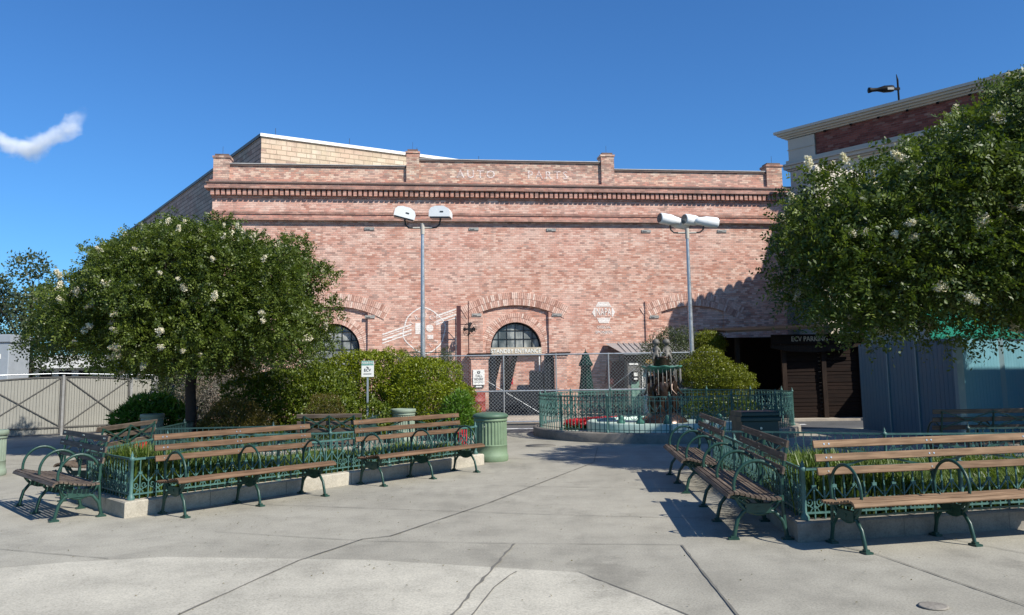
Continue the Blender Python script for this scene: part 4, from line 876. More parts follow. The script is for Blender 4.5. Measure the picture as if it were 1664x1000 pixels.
# ticket kiosk
K = thing('ticket_kiosk', 'small grey board kiosk with corrugated roof and posters right of the folded umbrella', 'kiosk', WP(3.55, -.05), WANG)
mb = MB(); mb.box(.02, 2.3, -1.2, -.003, 0, 2.08); mb.build('wall', M['kiosk'], K)
mb = MB(); nn = 26
for k in range(nn):
    x0 = -.12 + k * .1; x1 = x0 + .1; h = .03 if k % 2 else 0
    mb.add([(x0, -1.31, 2.10 + h), (x1, -1.31, 2.10 + h), (x1 - .05, -.01, 2.50 + h), (x0 - .35 * (k < 1), -.01, 2.50 + h), (x0, -1.31, 2.07), (x1, -1.31, 2.07), (x1, -.01, 2.47), (x0, -.01, 2.47)], [(0, 1, 2, 3), (7, 6, 5, 4), (0, 4, 5, 1), (1, 5, 6, 2), (3, 7, 4, 0)], .5)
mb.build('roof', M['corr'], K)
mb = MB(); mb.box(-.1, 2.3, -1.27, -1.21, 1.86, 2.06); mb.build('fascia', M['beam'], K)
mb = MB(); mb.box(.12, .40, -1.225, -1.203, .15, 1.2); mb.build('door', M['kgreen'], K)
mb = MB(); mb.box(.07, .38, -1.225, -1.203, 1.72, 1.78); mb.build('notice', M['sign'], K); mb = MB(); mb.box(.14, .36, -1.30, -1.203, 1.16, 1.5); mb.build('meter_box', M['black'], K)
mb = MB(); mb.box(.20, .34, -1.312, -1.302, 1.34, 1.46); mb.box(.20, .32, -1.312, -1.302, 1.22, 1.28); mb.build('meter_plate', M['sign'], K)
mb = MB(); mb.box(.50, 1.3, -1.235, -1.203, .78, 1.72); p = mb.build('poster', M['sign'], K); mb = MB(); mb.box(.80, 1.02, -1.242, -1.237, 1.02, 1.50); mb.build('poster_picture', M['postbrown'], p)
mb = MB(); mb.box(.54, .74, -1.242, -1.237, 1.32, 1.45); mb.build('poster_stripe', M['blue'], p)
mb = MB(); mb.box(.52, 1.3, -1.235, -1.203, .08, .74); p = mb.build('poster', M['sign'], K, 'lower white poster with a pale blue band'); mb = MB(); mb.box(.55, 1.27, -1.242, -1.237, .52, .68); mb.build('poster_stripe', M['blue'], p)
mb = MB(); mb.box(.60, .86, -1.30, -1.21, 1.76, 1.90); mb.build('amber_box', M['yellow'], K)
mb = MB(); mb.add([(-.55, -.8, 1.08), (-.42, -.8, 1.86), (.0, -.8, 1.86), (.0, -.8, .1), (-.28, -.8, .1), (-.28, -.8, 1.08), (-.55, -.1, 1.08), (-.42, -.1, 1.86), (.0, -.1, 1.86), (.0, -.1, .1), (-.28, -.1, .1), (-.28, -.1, 1.08)],
   [(0, 1, 2, 5), (5, 2, 3, 4), (11, 8, 7, 6), (10, 9, 8, 11), (0, 6, 7, 1), (1, 7, 8, 2), (5, 11, 6, 0), (4, 10, 11, 5)]); mb.build('side_booth', M['ox'], K)
# parking sign in the hedge
o = thing('parking_sign', 'small white and green parking sign standing in the hedge', 'sign', (-3.30, 19.62, 0))
mb = MB(); mb.box(-.02, .02, .012, .04, 0, 1.82); mb.build('post', M['steel'], o); mb = MB(); mb.bbox(-.14, .14, -.006, .006, 1.50, 1.86, .003); mb.build('panel', M['sign'], o)
mb = MB(); mb.box(-.135, .135, -.009, -.007, 1.76, 1.855); mb.build('header', M['signgreen'], o)
textmb('PARKING', .065, FACE(0, -.012, 1.81), M['sign'], 'lettering', o, .003); textmb('ECV', .09, FACE(0, -.009, 1.65), M['signtxt'], 'lettering', o, .003)
mb = MB(); mb.tube([(-.02, -.01, 1.73), (.03, -.01, 1.70)], .008, 4); mb.box(-.09, .09, -.01, -.007, 1.56, 1.575); mb.build('symbol', M['signtxt'], o)
# red crate bits
for (x, y, lab) in ((-1.0, 16.9, 'small red cart edge showing behind the ridged green bin'), (-6.35, 14.9, 'small red box behind the left planter')):
    o = thing('red_box', lab, 'box', (x, y, 0)); mb = MB(); mb.bbox(-.085, .085, -.1, .1, 0, .42 if y > 16 else .48, .015); mb.build('body', M['red'], o); mb = MB(); mb.bbox(-.095, .095, -.11, .11, .42 if y > 16 else .48, .47 if y > 16 else .52, .01); mb.build('lid', M['red'], o)

# ============================================================= GATE
gd = Vector((1.78, 1.57, 0)).normalized(); ga = math.atan2(gd.y, gd.x)
G0 = (-12.55, 24.2)
GT = thing('driveway_gate', 'taupe corrugated double gate with arched top and dark cross braces', 'gate', (G0[0], G0[1], 0), ga)
def leaf(x0, x1, high_at, name):
    mb = MB(); n = 26
    zt = lambda x: 1.60 - .13 * ((x - high_at) / 2.0) ** 2 * .8
    for k in range(n):
        a = x0 + (x1 - x0) * k / n; b = x0 + (x1 - x0) * (k + 1) / n; y0 = .005 if k % 2 else 0
        mb.add([(a + .004, y0, .03), (b - .004, y0, .03), (b - .004, y0, zt(b)), (a + .004, y0, zt(a)), (a + .004, .04, .03), (b - .004, .04, .03), (b - .004, .04, zt(b)), (a + .004, .04, zt(a))], [(0, 1, 2, 3), (7, 6, 5, 4), (0, 4, 5, 1), (1, 5, 6, 2), (2, 6, 7, 3), (3, 7, 4, 0)])
    lf = mb.build(name, M['gate'], GT); mb = MB(); zt0 = lambda x: zt(x) - .0
    mb.tube([(x, -.012, zt(x) + .0) for x in np.linspace(x0, x1, 12)], .022, 4, up=(0, 1, 0)); mb.box(x0, x1, -.03, -.004, .21, .245); mb.box(x0, x1, -.03, -.004, .03, .06)
    for x in (x0 + .02, x1 - .02): mb.box(x - .02, x + .02, -.032, -.003, .03, zt(x))
    for (xa, za, xb, zb) in ((x0, .24, x1, zt(x1)), (x0, zt(x0), x1, .24)): mb.tube([(xa, -.018, za), (xb, -.018, zb)], .016, 4, up=(0, 1, 0))
    mb.build('brace', M['gatefr'], lf)
leaf(.03, 1.78, .03, 'gate_leaf'); leaf(-2.05, -.03, -.03, 'gate_leaf'); leaf(-4.1, -2.10, -2.1, 'gate_leaf')
mb = MB(); 
for k in range(8): mb.box(1.86 + k * .07, 1.86 + k * .07 + .065, .0 + .01 * (k % 2), .04, .03, 1.50)
mb.build('fixed_panel', M['gate'], GT)
for x, h, w_ in ((0, 1.66, .03), (1.82, 1.58, .035), (2.46, 1.58, .05), (2.56, 1.62, .03)):
    mb = MB(); mb.box(x - w_, x + w_, -.05, .05, 0, h); mb.build('post', M['gatepost'], GT)
mb = MB(); mb.tube([(-4.1, .1, 1.62), (-.03, .1, 1.70), (2.5, .1, 1.62)], .015, 6); mb.build('top_pipe', M['steel'], GT)
mb = MB()
for k in range(34): mb.box(.9 + k * .05, .905 + k * .05, .08, .09, 1.5, 1.64)
mb.build('wire_topping', M['steel'], GT)
o = thing('electrical_cabinet', 'large grey steel cabinet at the left edge behind the gate', 'cabinet', (-17.2, 27.4, 0))
mb = MB(); mb.bbox(-1.2, 1.22, 0, 1.2, 0, 2.72, .02); mb.build('body', M['greybox'], o); mb = MB(); mb.bbox(-1.25, 1.27, -.05, 1.25, 2.72, 2.97, .02); mb.build('top', M['greybox'], o); mb = MB(); mb.box(.85, .97, -.012, -.002, 2.2, 2.35); mb.build('notice', M['sign'], o)
o = thing('white_building', 'low white building with dark windows beyond the gate', 'building', (-22, 42, 0))
mb = MB(); mb.box(-3.2, 3.0, 0, 5, 0, 2.02); mb.build('wall', M['white'], o); mb = MB(); mb.box(-3.6, 3.5, -.8, 5.4, 2.023, 2.62); mb.build('roof', M['white'], o)
for k in range(5): mb = MB(); mb.box(-1.9 + k * .95, -1.3 + k * .95, -.03, -.002, 1.3, 1.9); mb.build('window', M['black'], o)
mb = MB(); mb.box(-1.9, 3.2, -1.5, -1.45, 0, 1.55); mb.build('screen_fence', M['steel'], o)
# ============================================================= SHED + HOARDING
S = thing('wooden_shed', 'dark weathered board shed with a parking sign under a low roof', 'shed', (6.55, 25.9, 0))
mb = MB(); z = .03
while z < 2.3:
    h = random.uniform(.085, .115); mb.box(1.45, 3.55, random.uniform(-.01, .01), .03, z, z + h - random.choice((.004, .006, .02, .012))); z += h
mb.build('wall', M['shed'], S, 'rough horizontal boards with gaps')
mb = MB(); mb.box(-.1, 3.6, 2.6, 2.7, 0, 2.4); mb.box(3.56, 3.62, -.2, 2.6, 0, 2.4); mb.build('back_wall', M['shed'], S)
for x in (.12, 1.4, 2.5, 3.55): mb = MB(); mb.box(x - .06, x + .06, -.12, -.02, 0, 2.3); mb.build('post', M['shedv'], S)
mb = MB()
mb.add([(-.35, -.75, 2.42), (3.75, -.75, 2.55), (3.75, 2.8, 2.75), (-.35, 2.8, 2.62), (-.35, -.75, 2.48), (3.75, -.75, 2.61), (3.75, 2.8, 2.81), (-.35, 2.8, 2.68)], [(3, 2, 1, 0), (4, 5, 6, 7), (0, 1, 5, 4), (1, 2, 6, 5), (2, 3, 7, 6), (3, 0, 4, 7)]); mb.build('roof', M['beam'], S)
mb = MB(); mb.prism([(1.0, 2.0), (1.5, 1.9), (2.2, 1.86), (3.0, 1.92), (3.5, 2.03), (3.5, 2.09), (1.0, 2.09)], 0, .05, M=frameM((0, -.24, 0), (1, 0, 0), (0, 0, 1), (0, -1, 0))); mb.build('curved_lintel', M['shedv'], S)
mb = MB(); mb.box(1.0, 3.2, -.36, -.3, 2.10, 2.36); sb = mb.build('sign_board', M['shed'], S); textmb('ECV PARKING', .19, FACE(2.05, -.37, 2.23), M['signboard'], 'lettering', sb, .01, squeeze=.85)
S.scale = (1.07, 1.07, 1.07)
Hd = thing('teal_hoarding', 'tall teal board hoarding with a corner post beside the dark shed', 'fence', (8.83, 22.15, 0))
def boards(ax, ay, bx, by, h0, h1, bw, mat, name, n=None):
    L = math.hypot(bx - ax, by - ay); ang = math.atan2(by - ay, bx - ax); k = int(L / bw); mb = MB(); Mm = Matrix.Translation((ax, ay, 0)) @ Matrix.Rotation(ang, 4, 'Z')
    for i in range(k):
        a, b = i * L / k, (i + 1) * L / k; h = h0 + (h1 - h0) * i / k
        mb.box(a + .004, b - .004, -.004, .03, .0, h, M=Mm); mb.box(a + .0, b, .003, .02, .0, h - .01, M=Mm)
    return mb.build(name, M[mat], Hd)
boards(0, 0, .13, -1.35, 2.12, 2.12, .15, 'hoardshade', 'panel'); boards(.14, -1.42, .24, -2.60, 2.14, 2.14, .15, 'hoardshade', 'panel'); boards(.25, -2.66, .37, -4.1, 2.13, 2.13, .15, 'hoardshade', 'panel')
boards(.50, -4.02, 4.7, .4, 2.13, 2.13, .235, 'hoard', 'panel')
for (x, y, w_) in ((.135, -1.385, .03), (.245, -2.63, .03), (.42, -4.1, .07), (2.55, -1.87, .06)): mb = MB(); mb.box(x - w_, x + w_, y - w_, y + w_, 0, 2.17); mb.build('post', M['hoardpost'], Hd)
o = thing('hoarding_shade_block', 'unseen block added past the right edge to shade the teal hoarding', 'building', (15.1, 14.3, 0), R(46)); mb = MB(); mb.box(0, 9, -5, 0, 0, 7.2); mb.build('wall', M['creamwall'], o); mb = MB(); mb.box(-.1, 9.1, -5.1, .1, 7.203, 7.42); mb.build('coping', M['cream'], o)  # unseen block, added off to the right for its shade on the hoarding
o = thing('green_awning', 'bright emerald awning glimpsed above the teal hoarding under the right tree', 'awning', (13.0, 24.0, 0))
mb = MB(); mb.add([(-1.4, 0, 2.35), (1.6, 0, 2.35), (1.6, 1.6, 3.2), (-.9, 1.6, 3.2), (-1.4, 0, 2.25), (1.6, 0, 2.25), (1.6, 1.6, 3.1), (-.9, 1.6, 3.1)], [(0, 1, 2, 3), (7, 6, 5, 4), (0, 4, 5, 1), (1, 5, 6, 2), (3, 7, 4, 0)]); mb.build('canopy', M['emerald'], o)
for x in (-1.2, 1.4): mb = MB(); mb.cyl((x, .1, 0), (x, .1, 2.3), .04, n=8); mb.build('pole', M['gatepost'], o)

# ============================================================= TREES
def px(x, y, Y):    # picture-measured outline points turned into metres once, at the tree's own distance
    cu, cv = (x - 832) / 1400., (y - 432) / 1400.; d = rr * cu - uu * cv + fw; t_ = Y / d.y; p = d * t_; return (p.x, Y, 1.6 + p.z)
def limb(mb, p, d, L, r, depth):
    pts = [Vector(p)]; q = Vector(p); dd = Vector(d).normalized(); k = 5; rad = [r]
    for i in range(k):
        dd = (dd + Vector((random.gauss(0, .13), random.gauss(0, .13), random.gauss(.03, .08)))).normalized(); q = q + dd * (L / k); pts.append(q.copy()); rad.append(r * (1 - .5 * (i + 1) / k))
    mb.tube(pts, r, 7 if depth > 1 else 5, rad=rad)
    if depth > 0:
        for _ in range(3): i = random.randint(2, k); limb(mb, pts[i], (dd + Vector((random.gauss(0, .7), random.gauss(0, .7), random.gauss(.25, .3)))).normalized(), L * .62, rad[i] * .75, depth - 1)
def blossoms(root, lumps, n, smin, smax, seed, lo=None):
    P, Dn = lumps_pts(lumps, n * 30, shell=(1.0, 1.08), inner=0)
    okk = (Dn[:, 1] < .25) | (Dn[:, 2] > .5); P = P[okk]; Dn = Dn[okk]
    # keep those not buried in other lumps
    keep = np.ones(len(P), bool)
    for l in lumps: keep &= (np.linalg.norm((P - np.array(l[:3])) / l[3], axis=1) > .98)
    P = P[keep]; Dn = Dn[keep]; datas = []
    for v in range(5):
        m_ = 260; tt = rng.random(m_) ** .8; ang = rng.uniform(0, 2 * PI, m_); wd = .42 * (1 - tt * .75) * np.sqrt(rng.random(m_))
        Q = np.stack([wd * np.cos(ang), wd * np.sin(ang), tt], 1) + rng.normal(size=(m_, 3)) * .05
        V = leafv(Q, rng.normal(size=(m_, 3)), rng.normal(size=(m_, 3)), .17, .15); k_ = len(V) // 4
        me = bpy.data.meshes.new('blossom'); me.from_pydata(V.tolist(), [], [(4 * i, 4 * i + 1, 4 * i + 2, 4 * i + 3) for i in range(k_)]); at = me.attributes.new('rnd', 'FLOAT', 'FACE'); at.data.foreach_set('value', rng.random(k_)); me.materials.append(M['flower']); datas.append(me)
    sel = rng.choice(len(P), min(n, len(P)), replace=False)
    for i in sel:
        o = bpy.data.objects.new('blossom', random.choice(datas)); link(o, root); o.location = Vector(P[i]) - root.location; s_ = random.uniform(smin, smax); o.scale = (s_, s_, s_)
        dr = Vector(Dn[i]) + Vector((random.gauss(0, .3), random.gauss(0, .3), .35)); o.rotation_euler = dr.to_track_quat('Z', 'Y').to_euler()
def satellites(lumps, n, r0_, r1_):   # small protruding leaf clusters that break up the outline
    o = []; big = [l for l in lumps if l[3] > .45]
    for _ in range(n):
        l = random.choice(big); d = Vector((random.gauss(0, 1), random.gauss(0, 1), random.gauss(.25, .8))).normalized(); q = l[3] * random.uniform(1.0, 1.22)
        o.append((l[0] + d.x * q, l[1] + d.y * q, l[2] + d.z * q, random.uniform(r0_, r1_)))
    return o
def shift(lumps, root): return [(l[0] - root.location.x, l[1] - root.location.y, l[2] - root.location.z) + tuple(l[3:]) for l in lumps]
# left tree
YL = 18.5; kx = YL / 1400
TL = thing('crape_myrtle_tree', 'left flowering tree with wide rounded crown and dark trunk in the hedge bed', 'tree', (-6.87, YL, .14))
lp = [(285, 425, 78), (365, 440, 80), (445, 450, 62), (205, 460, 78), (135, 512, 62), (78, 545, 42), (250, 540, 76), (350, 530, 80), (445, 520, 70), (495, 455, 38), (505, 525, 40), (165, 560, 46), (390, 560, 46), (275, 385, 38), (225, 400, 40), (300, 572, 44), (450, 570, 30), (100, 565, 28), (180, 420, 34), (335, 395, 40), (410, 400, 36), (470, 395, 22), (522, 440, 20), (235, 590, 26), (60, 520, 22), (520, 545, 36), (498, 580, 30), (535, 450, 20), (45, 560, 24), (545, 500, 20)]
lumps = []
for (x, y, r_) in lp:
    dxy = (x - 290) * kx; mxd = math.sqrt(max(0, 3.3 ** 2 - dxy ** 2)) * .5
    for dy in ((-.8, .2, .9) if r_ > 50 else (random.uniform(-1, 1),)):
        Yq = YL + dy * mxd; k_ = Yq / YL; p = px(x, y, Yq); lumps.append((p[0], p[1], max(p[2], 2.0 if r_ > 30 else 1.8), max(.16, r_ * kx - .14) * (1 if abs(dy) < .5 else .85) * k_))
lumps += satellites(lumps, 34, .20, .36)
cr = sprigs('crown', M['leafL'], lumps, 27000, .066, .036, 6, .26); 
cr.parent = TL; cr.matrix_parent_inverse = Matrix.Translation(-TL.location)
mb = MB(); mb.tube([(0, 0, -.1), (.02, 0, .6), (-.02, .02, 1.2), (.02, 0, 1.75)], .11, 9, rad=[.14, .115, .11, .12])
for a in range(6): t = a * 1.05; limb(mb, (0, 0, 1.65), (math.cos(t) * .9, math.sin(t) * .9, 1.0), 1.7, .06, 2)
mb.build('trunk', M['bark'], TL)
blossoms(TL, lumps, 190, .08, .20, 1)
# right tree
YR = 14.2; kr = YR / 1400
TR = thing('crape_myrtle_tree', 'right flowering tree overhanging the benches with big cream blossom heads', 'tree', (9.4, YR + .3, 0))
lp = [(1345, 322, 55), (1342, 303, 46), (1392, 292, 46), (1425, 300, 60), (1505, 268, 62), (1580, 222, 62), (1655, 180, 70), (1320, 380, 70), (1400, 370, 85), (1500, 340, 90), (1600, 300, 90), (1700, 260, 95), (1300, 450, 58), (1370, 470, 75), (1460, 460, 85), (1560, 430, 90), (1660, 400, 95), (1780, 330, 110), (1322, 508, 34), (1420, 510, 50), (1520, 505, 50), (1610, 490, 55), (1700, 470, 80), (1800, 430, 100), (1275, 400, 26), (1285, 330, 26), (1270, 480, 28), (1440, 255, 30), (1545, 198, 30), (1620, 145, 28), (1470, 525, 28), (1575, 525, 26), (1262, 440, 20), (1314, 285, 24), (1880, 300, 120), (1880, 420, 110), (1750, 170, 90), (1850, 220, 90), (1450, 538, 36), (1540, 538, 36), (1620, 525, 40), (1390, 520, 28), (1500, 545, 28), (1590, 545, 26)]
lumps = []
for (x, y, r_) in lp:
    dxy = (x - 1690) * kr; mxd = math.sqrt(max(.2, 4.7 ** 2 - dxy ** 2)) * .6
    for dy in ((-.7, .05, .5) if r_ > 60 else (random.uniform(-.6, .6),)):
        Yq = YR + dy * mxd; k_ = Yq / YR; p = px(x, y, Yq); lumps.append((p[0], p[1], p[2], max(.14, r_ * kr - .20) * k_ * (1 if abs(dy) < .5 else .9)))
lumps += satellites(lumps, 40, .20, .38)
cr = sprigs('crown', M['leafR'], lumps, 26000, .082, .040, 6, .33); cr.parent = TR; cr.matrix_parent_inverse = Matrix.Translation(-TR.location)
mb = MB(); mb.tube([(0, 0, 0), (.05, 0, .8), (0, .03, 1.6), (-.05, 0, 2.2)], .16, 10, rad=[.2, .16, .15, .15])
for a in range(7): t = a * .9; limb(mb, (0, 0, 2.1), (math.cos(t) * .9, math.sin(t) * .7, .8), 2.0, .08, 2)
mb.build('trunk', M['bark'], TR)
blossoms(TR, lumps, 190, .10, .25, 2)
# far tree on the left
def tree_far(x, y, h, r_, label, mat='leafF', n=5000, L=.16, name='evergreen_tree'):
    o = thing(name, label, 'tree', (x, y, 0)); lm = []
    for k in range(14): t = random.uniform(0, 2 * PI); q = random.uniform(0, .75) * r_; z = random.uniform(.35, .95) * h; lm.append((q * math.cos(t) * (1.3 - z / h), q * math.sin(t) * (1.3 - z / h), z, r_ * random.uniform(.28, .48) * (1.35 - z / h * .7)))
    c = shrub_leaves('crown', M[mat], lm, n, L, L * .55, o, .25, 1.0, (.6, 1.15)); mb = MB(); mb.tube([(0, 0, 0), (.05, 0, h * .4), (0, .1, h * .85)], .1, 7, rad=[.22, .15, .04])
    for k in range(4): limb(mb, (0, 0, h * .4), (math.cos(k * 1.6), math.sin(k * 1.6), 1), r_ * .8, .06, 1)
    mb.build('trunk', M['bark'], o)
tree_far(-20.2, 36, 6.6, 2.2, 'taller grey green tree at the far left behind the flowering tree'); tree_far(-22.6, 37, 6.0, 2.2, 'grey green tree cut off at the left edge behind the gate'); tree_far(-16.9, 38, 4.6, 2.6, 'lower dark tree behind the gate beside the white building', 'leafD', 6000)
tree_far(-13.2, 37, 4.2, 2.4, 'dark tree hidden behind the left crown near the warehouse', 'leafD', 5000)
# ============================================================= SHRUBS
def shrub(name, label, c, lm, mat, n, L=.05, W=.032, cat='shrub', stems=True, **kw):
    o = thing(name, label, cat, (c[0], c[1], .12)); rel = [(l[0], l[1], l[2] - .12) + tuple(l[3:]) for l in lm]
    shrub_leaves('foliage', M[mat], rel, n, L, W, o, **kw)
    if stems:
        mb = MB()
        for k in range(5): a = k * 1.3; mb.tube([(.05 * math.cos(a), .05 * math.sin(a), -.1), (.2 * math.cos(a), .2 * math.sin(a), .3), (.35 * math.cos(a), .35 * math.sin(a), .7)], .02, 5, rad=[.025, .018, .008])
        mb.build('stem', M['bark'], o)
    return o
shrub('clipped_hedge', 'bright green domed hedge nearest the arched door', (-2.1, 21.3), [(0, 0, .95, 1.0, .95, .98), (.15, .1, .7, .98, .8, .75), (-.35, .2, .9, .8, .8, .9), (-.1, .3, 1.2, .6, .6, .78)], 'leafH', 36000, .05, .032, shell=(.93, 1.015))
shrub('clipped_hedge', 'tall dark olive hedge behind the parking sign', (-3.75, 21.9), [(0, 0, 1.1, 1.0, .7, 1.08), (-.6, .1, 1.0, .8, .7, 1.05), (.7, .1, 1.1, .7, .7, 1.0), (.1, .2, 1.45, .7, .6, .72)], 'leafH', 32000, .05, .032, shell=(.93, 1.015))
shrub('rounded_hedge', 'wide dark hedge under the right side of the left tree', (-5.4, 20.7), [(0, 0, .85, 1.15, .7, .83), (-.9, .2, .85, .75, .6, .8), (.8, 0, .9, .8, .7, .85), (0, .3, 1.1, .9, .6, .62)], 'leafM', 30000, .06, .04, shell=(.93, 1.015))
shrub('low_shrub', 'leafy shrub between the parking sign and the dark bench', (-3.9, 19.3), [(0, 0, .55, .5, .45, .55), (.6, .5, .5, .5, .4, .55), (-.6, .2, .45, .45, .4, .42)], 'leafM', 9000, .06, .04)
shrub('brown_shrub', 'small reddish brown topped shrub below the parking sign', (-4.05, 18.7), [(0, 0, .75, .40, .36, .42), (.1, 0, .45, .38, .36, .4)], 'leafB', 8000, .04, .014, rough=.7)
shrub('grassy_shrub', 'feathery brown green shrub right of the left tree trunk', (-5.95, 18.5), [(0, 0, .52, .60, .5, .56), (.35, .1, .42, .5, .4, .45), (-.3, 0, .4, .4, .4, .45)], 'leafB', 13000, .07, .014, rough=.6)
shrub('dry_shrub', 'leafless grey brown twiggy shrub behind the feathery shrub', (-7.8, 24.0), [(0, 0, 1.0, .7, .6, .8), (.9, 0, 1.1, .7, .6, .75), (-.8, 0, 1.2, .7, .5, .8)], 'twig', 9000, .12, .014, inner=.5)
shrub('broadleaf_shrub', 'bright leafy shrub beside the gate post', (-9.0, 21.6), [(0, 0, .62, .62, .5, .5), (.3, .1, .5, .6, .5, .5), (-.3, -.1, .42, .55, .5, .45)], 'leafG', 5200, .17, .045, rough=.6)
shrub('dark_shrub', 'dark shrub filling the gap behind the left trunk', (-9.2, 25.2), [(0, 0, 1.1, 1.1, .6, 1.0), (1.5, 0, 1.2, 1.1, .6, 1.0), (3.0, .2, 1.1, 1.2, .6, 1.0)], 'leafO', 17000, .09, .05, inner=.3)
shrub('fern_plant', 'light green ferny plant at the foot of the domed hedge', (-1.33, 20.35), [(0, 0, .55, .34, .3, .45), (.12, 0, .3, .34, .3, .35), (.1, 0, .85, .2, .2, .25)], 'leafG', 3600, .12, .03, rough=.6)
for i, (x, lab) in enumerate(((655, 'left wispy grey green plant rising over the hedge top'), (676, 'middle wispy grey green plant rising over the hedge top'), (722, 'right wispy grey green plant rising over the hedge top'))):
    X = (x - 832) / 1400 * 23.2; shrub('wispy_plant', lab, (X, 23.2), [(0, 0, 1.9, .16, .16, .34), (.1, 0, 1.6, .22, .2, .4), (0, 0, .9, .25, .2, .6)], 'leafO', 2000, .09, .014, inner=.4)
shrub('olive_shrub', 'dark olive loose shrub behind the fountain statue', (5.05, 27.6), [(0, 0, 1.5, .85, .6, 1.2), (-.5, 0, 1.7, .6, .5, .9), (.5, .1, 1.9, .55, .5, .9), (0, 0, 2.3, .5, .5, .6)], 'leafO', 17000, .055, .026, shell=(.7, 1.12))
shrub('yellow_topiary', 'layered yellow green clipped shrub right of the fountain statue', (5.9, 25.2), [(0, 0, 1.3, 1.0, .6, .42), (.35, 0, 1.1, .75, .55, .42), (-.3, 0, 1.6, .75, .5, .42), (-.1, 0, .75, .75, .5, .5), (-.25, 0, 1.85, .45, .4, .35)], 'leafY', 24000, .05, .03)
shrub('yellow_topiary', 'small yellow green clipped ball beside the right lamp post', (5.95, 26.2), [(0, 0, 2.38, .42, .4, .32), (.1, 0, 2.3, .4, .4, .3)], 'leafY', 7000, .05, .03)
for x in (6.15, 6.45): shrub('wispy_plant', 'taller wispy reed beside the clipped ball' if x < 6.3 else 'second wispy reed close to the shaded arch', (x, 27.5), [(0, 0, 2.4, .07, .07, .5), (0, 0, 1.9, .1, .1, .5)], 'leafO', 500, .09, .012, inner=.4, stems=False)
shrub('low_shrub', 'dark green planting inside the fence right of the statue', (5.6, 22.6), [(0, 0, .45, .6, .6, .4), (.4, .5, .4, .5, .5, .35), (-.6, .6, .4, .5, .5, .35)], 'leafD', 7000, .06, .04)
# ============================================================= GRASS (lily turf) in the planters
def inpoly(P, poly):
    x, y = P[:, 0], P[:, 1]; c = np.zeros(len(P), bool); n = len(poly)
    for i in range(n):
        x1, y1 = poly[i]; x2, y2 = poly[(i + 1) % n]; c ^= ((y1 > y) != (y2 > y)) & (x < (x2 - x1) * (y - y1) / (y2 - y1 + 1e-9) + x1)
    return c
def blades(poly, n, hmin, hmax, name):
    pa = np.array(poly); lo, hi = pa.min(0), pa.max(0); C = rng.uniform(lo, hi, (n // 14, 2)); C = C[inpoly(C, inset(poly, .22))]; k = rng.integers(0, len(C), n); P = C[k] + rng.normal(size=(n, 2)) * .05; P = np.c_[P, np.full(n, .13)]
    a = rng.uniform(0, 2 * PI, n); d = np.stack([np.cos(a), np.sin(a), np.zeros(n)], 1); h = rng.uniform(hmin, hmax, n) * (.46 + .85 * np.exp(-((P[:, 0] - poly[0][0]) ** 2 + (P[:, 1] - poly[0][1]) ** 2) / 3.5) + .16 * np.sin(P[:, 0] * 3.1 + 1) * np.sin(P[:, 1] * 2.7)); ln = rng.uniform(.05, .22, n); sd = np.stack([-np.sin(a), np.cos(a), np.zeros(n)], 1); up = np.array([0, 0, 1.]); w_ = .007
    m1 = P + up * (h * .7)[:, None] + d * (ln * .45)[:, None]; tp = P + up * (h * rng.uniform(.7, 1.0, n))[:, None] + d * ln[:, None]
    V1 = np.stack([P - sd * w_, P + sd * w_, m1 + sd * w_, m1 - sd * w_], 1); V2 = np.stack([m1 - sd * w_, m1 + sd * w_, tp + sd * .0015, tp - sd * .0015], 1); r_ = rng.random(n)
    o = quads(name, M['grassm'], np.concatenate([V1.reshape(-1, 3), V2.reshape(-1, 3)]), np.concatenate([r_, r_])); o['kind'] = 'stuff'; return o
tag(blades(PL, 52000, .28, .58, 'lily_turf'), 'tufted green lily turf filling the left planter', 'grass'); tag(blades(PR, 62000, .28, .58, 'lily_turf'), 'tufted green lily turf filling the right planter', 'grass')

def cover(poly, n, name, mat, label):
    pa = np.array(poly); P = rng.uniform(pa.min(0), pa.max(0), (n, 2)); P = P[inpoly(P, inset(poly, .2))]; n = len(P)
    P = np.c_[P, .13 + rng.random(n) * (.10 + .12 * np.abs(np.sin(P[:, 0] * 4) * np.sin(P[:, 1] * 3.3)))]
    o = quads(name, M[mat], leafv(P, rng.normal(size=(n, 3)) + [0, 0, .5], rng.normal(size=(n, 3)) + [0, 0, 1.], .10 * rng.uniform(.6, 1.2, n), .04), rng.random(n)); tag(o, label, 'ground cover', kind='stuff')
cover(PL, 16000, 'ground_cover', 'leafD', 'low dark leafy ground cover among the grass of the left planter'); cover(PR, 30000, 'ground_cover', 'leafD', 'low dark leafy ground cover among the grass of the right planter')
cover(PH, 60000, 'ground_cover', 'leafD', 'low dark leafy ground cover under the hedges')

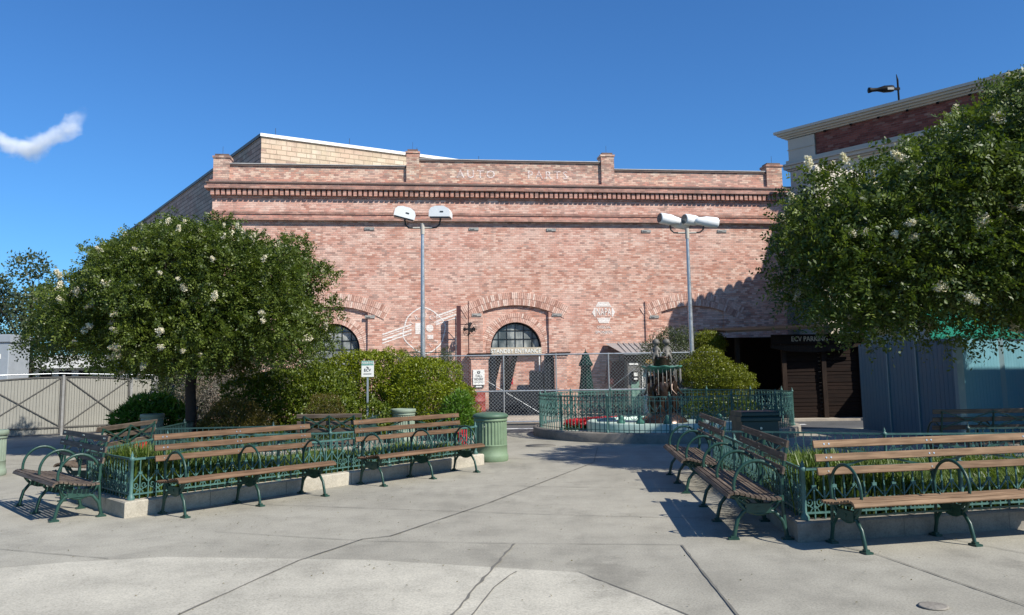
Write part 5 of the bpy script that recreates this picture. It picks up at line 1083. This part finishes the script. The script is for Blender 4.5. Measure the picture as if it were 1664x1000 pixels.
n = 420; P = np.c_[rng.uniform(-7, 7, n), rng.uniform(6, 17, n), np.full(n, .012)]; q_ = np.c_[rng.normal(-2.2, 2.2, 500), rng.normal(11.3, 2.6, 500), np.full(500, .012)]; P = np.r_[P, q_]; n = len(P)
P = P[~(inpoly(P, PL) | inpoly(P, PR))]; n = len(P); o = quads('fallen_leaves', M['leafB'], leafv(P, rng.normal(size=(n, 3)) * [1, 1, .15], np.array([0, 0, 1.]) + rng.normal(size=(n, 3)) * .25, .022 * rng.uniform(.4, 1.4, n), .012), rng.random(n)); tag(o, 'tiny fallen leaves scattered over the paving', 'leaf litter', kind='stuff')

# ============================================================= CLOUD
t = NT('cloud vapour'); t.t.nodes.remove(t.b); vv = t.n('VolumePrincipled'); vv.inputs['Color'].default_value = (1, 1, 1, 1); vv.inputs['Anisotropy'].default_value = -.25
tc = t.n('TexCoord'); nz = t.noise(tc.outputs['Object'], .045, 5, .65); sp = t.n('SeparateXYZ'); t.put(sp.inputs[0], tc.outputs['Object'])
# density falls away from a bent centre line
xx = sp.outputs[0]; zc = t.math('MULTIPLY', t.math('MULTIPLY', t.math('SUBTRACT', xx, -12.), t.math('SUBTRACT', xx, -12.)), .0125)
dz = t.math('DIVIDE', t.math('SUBTRACT', sp.outputs[2], zc), 9.5); dy = t.math('DIVIDE', sp.outputs[1], 10.)
dist = t.math('SQRT', t.math('ADD', t.math('MULTIPLY', dz, dz), t.math('MULTIPLY', dy, dy)))
ex = t.math('SUBTRACT', 1., t.math('MULTIPLY', t.math('ABSOLUTE', t.math('DIVIDE', xx, 40.)), .0)); fall = t.math('SUBTRACT', 1.15, dist)
den = t.math('MULTIPLY', t.math('MAXIMUM', t.math('ADD', fall, t.math('MULTIPLY', t.math('SUBTRACT', nz, .60), 3.4)), 0.), .20)
end = t.math('MINIMUM', 1., t.math('MAXIMUM', 0., t.math('DIVIDE', t.math('SUBTRACT', 31., xx), 9.)))
t.put(vv.inputs['Density'], t.math('MULTIPLY', den, end)); t.t.links.new(vv.outputs[0], t.out.inputs['Volume'])
mb = MB(); mb.box(-60, 36, -18, 18, -16, 44); c = mb.build('cloud', t.m); c.location = (-334, 600, 166); tag(c, 'single thin curved white cloud low in the blue sky', 'cloud', kind='structure')
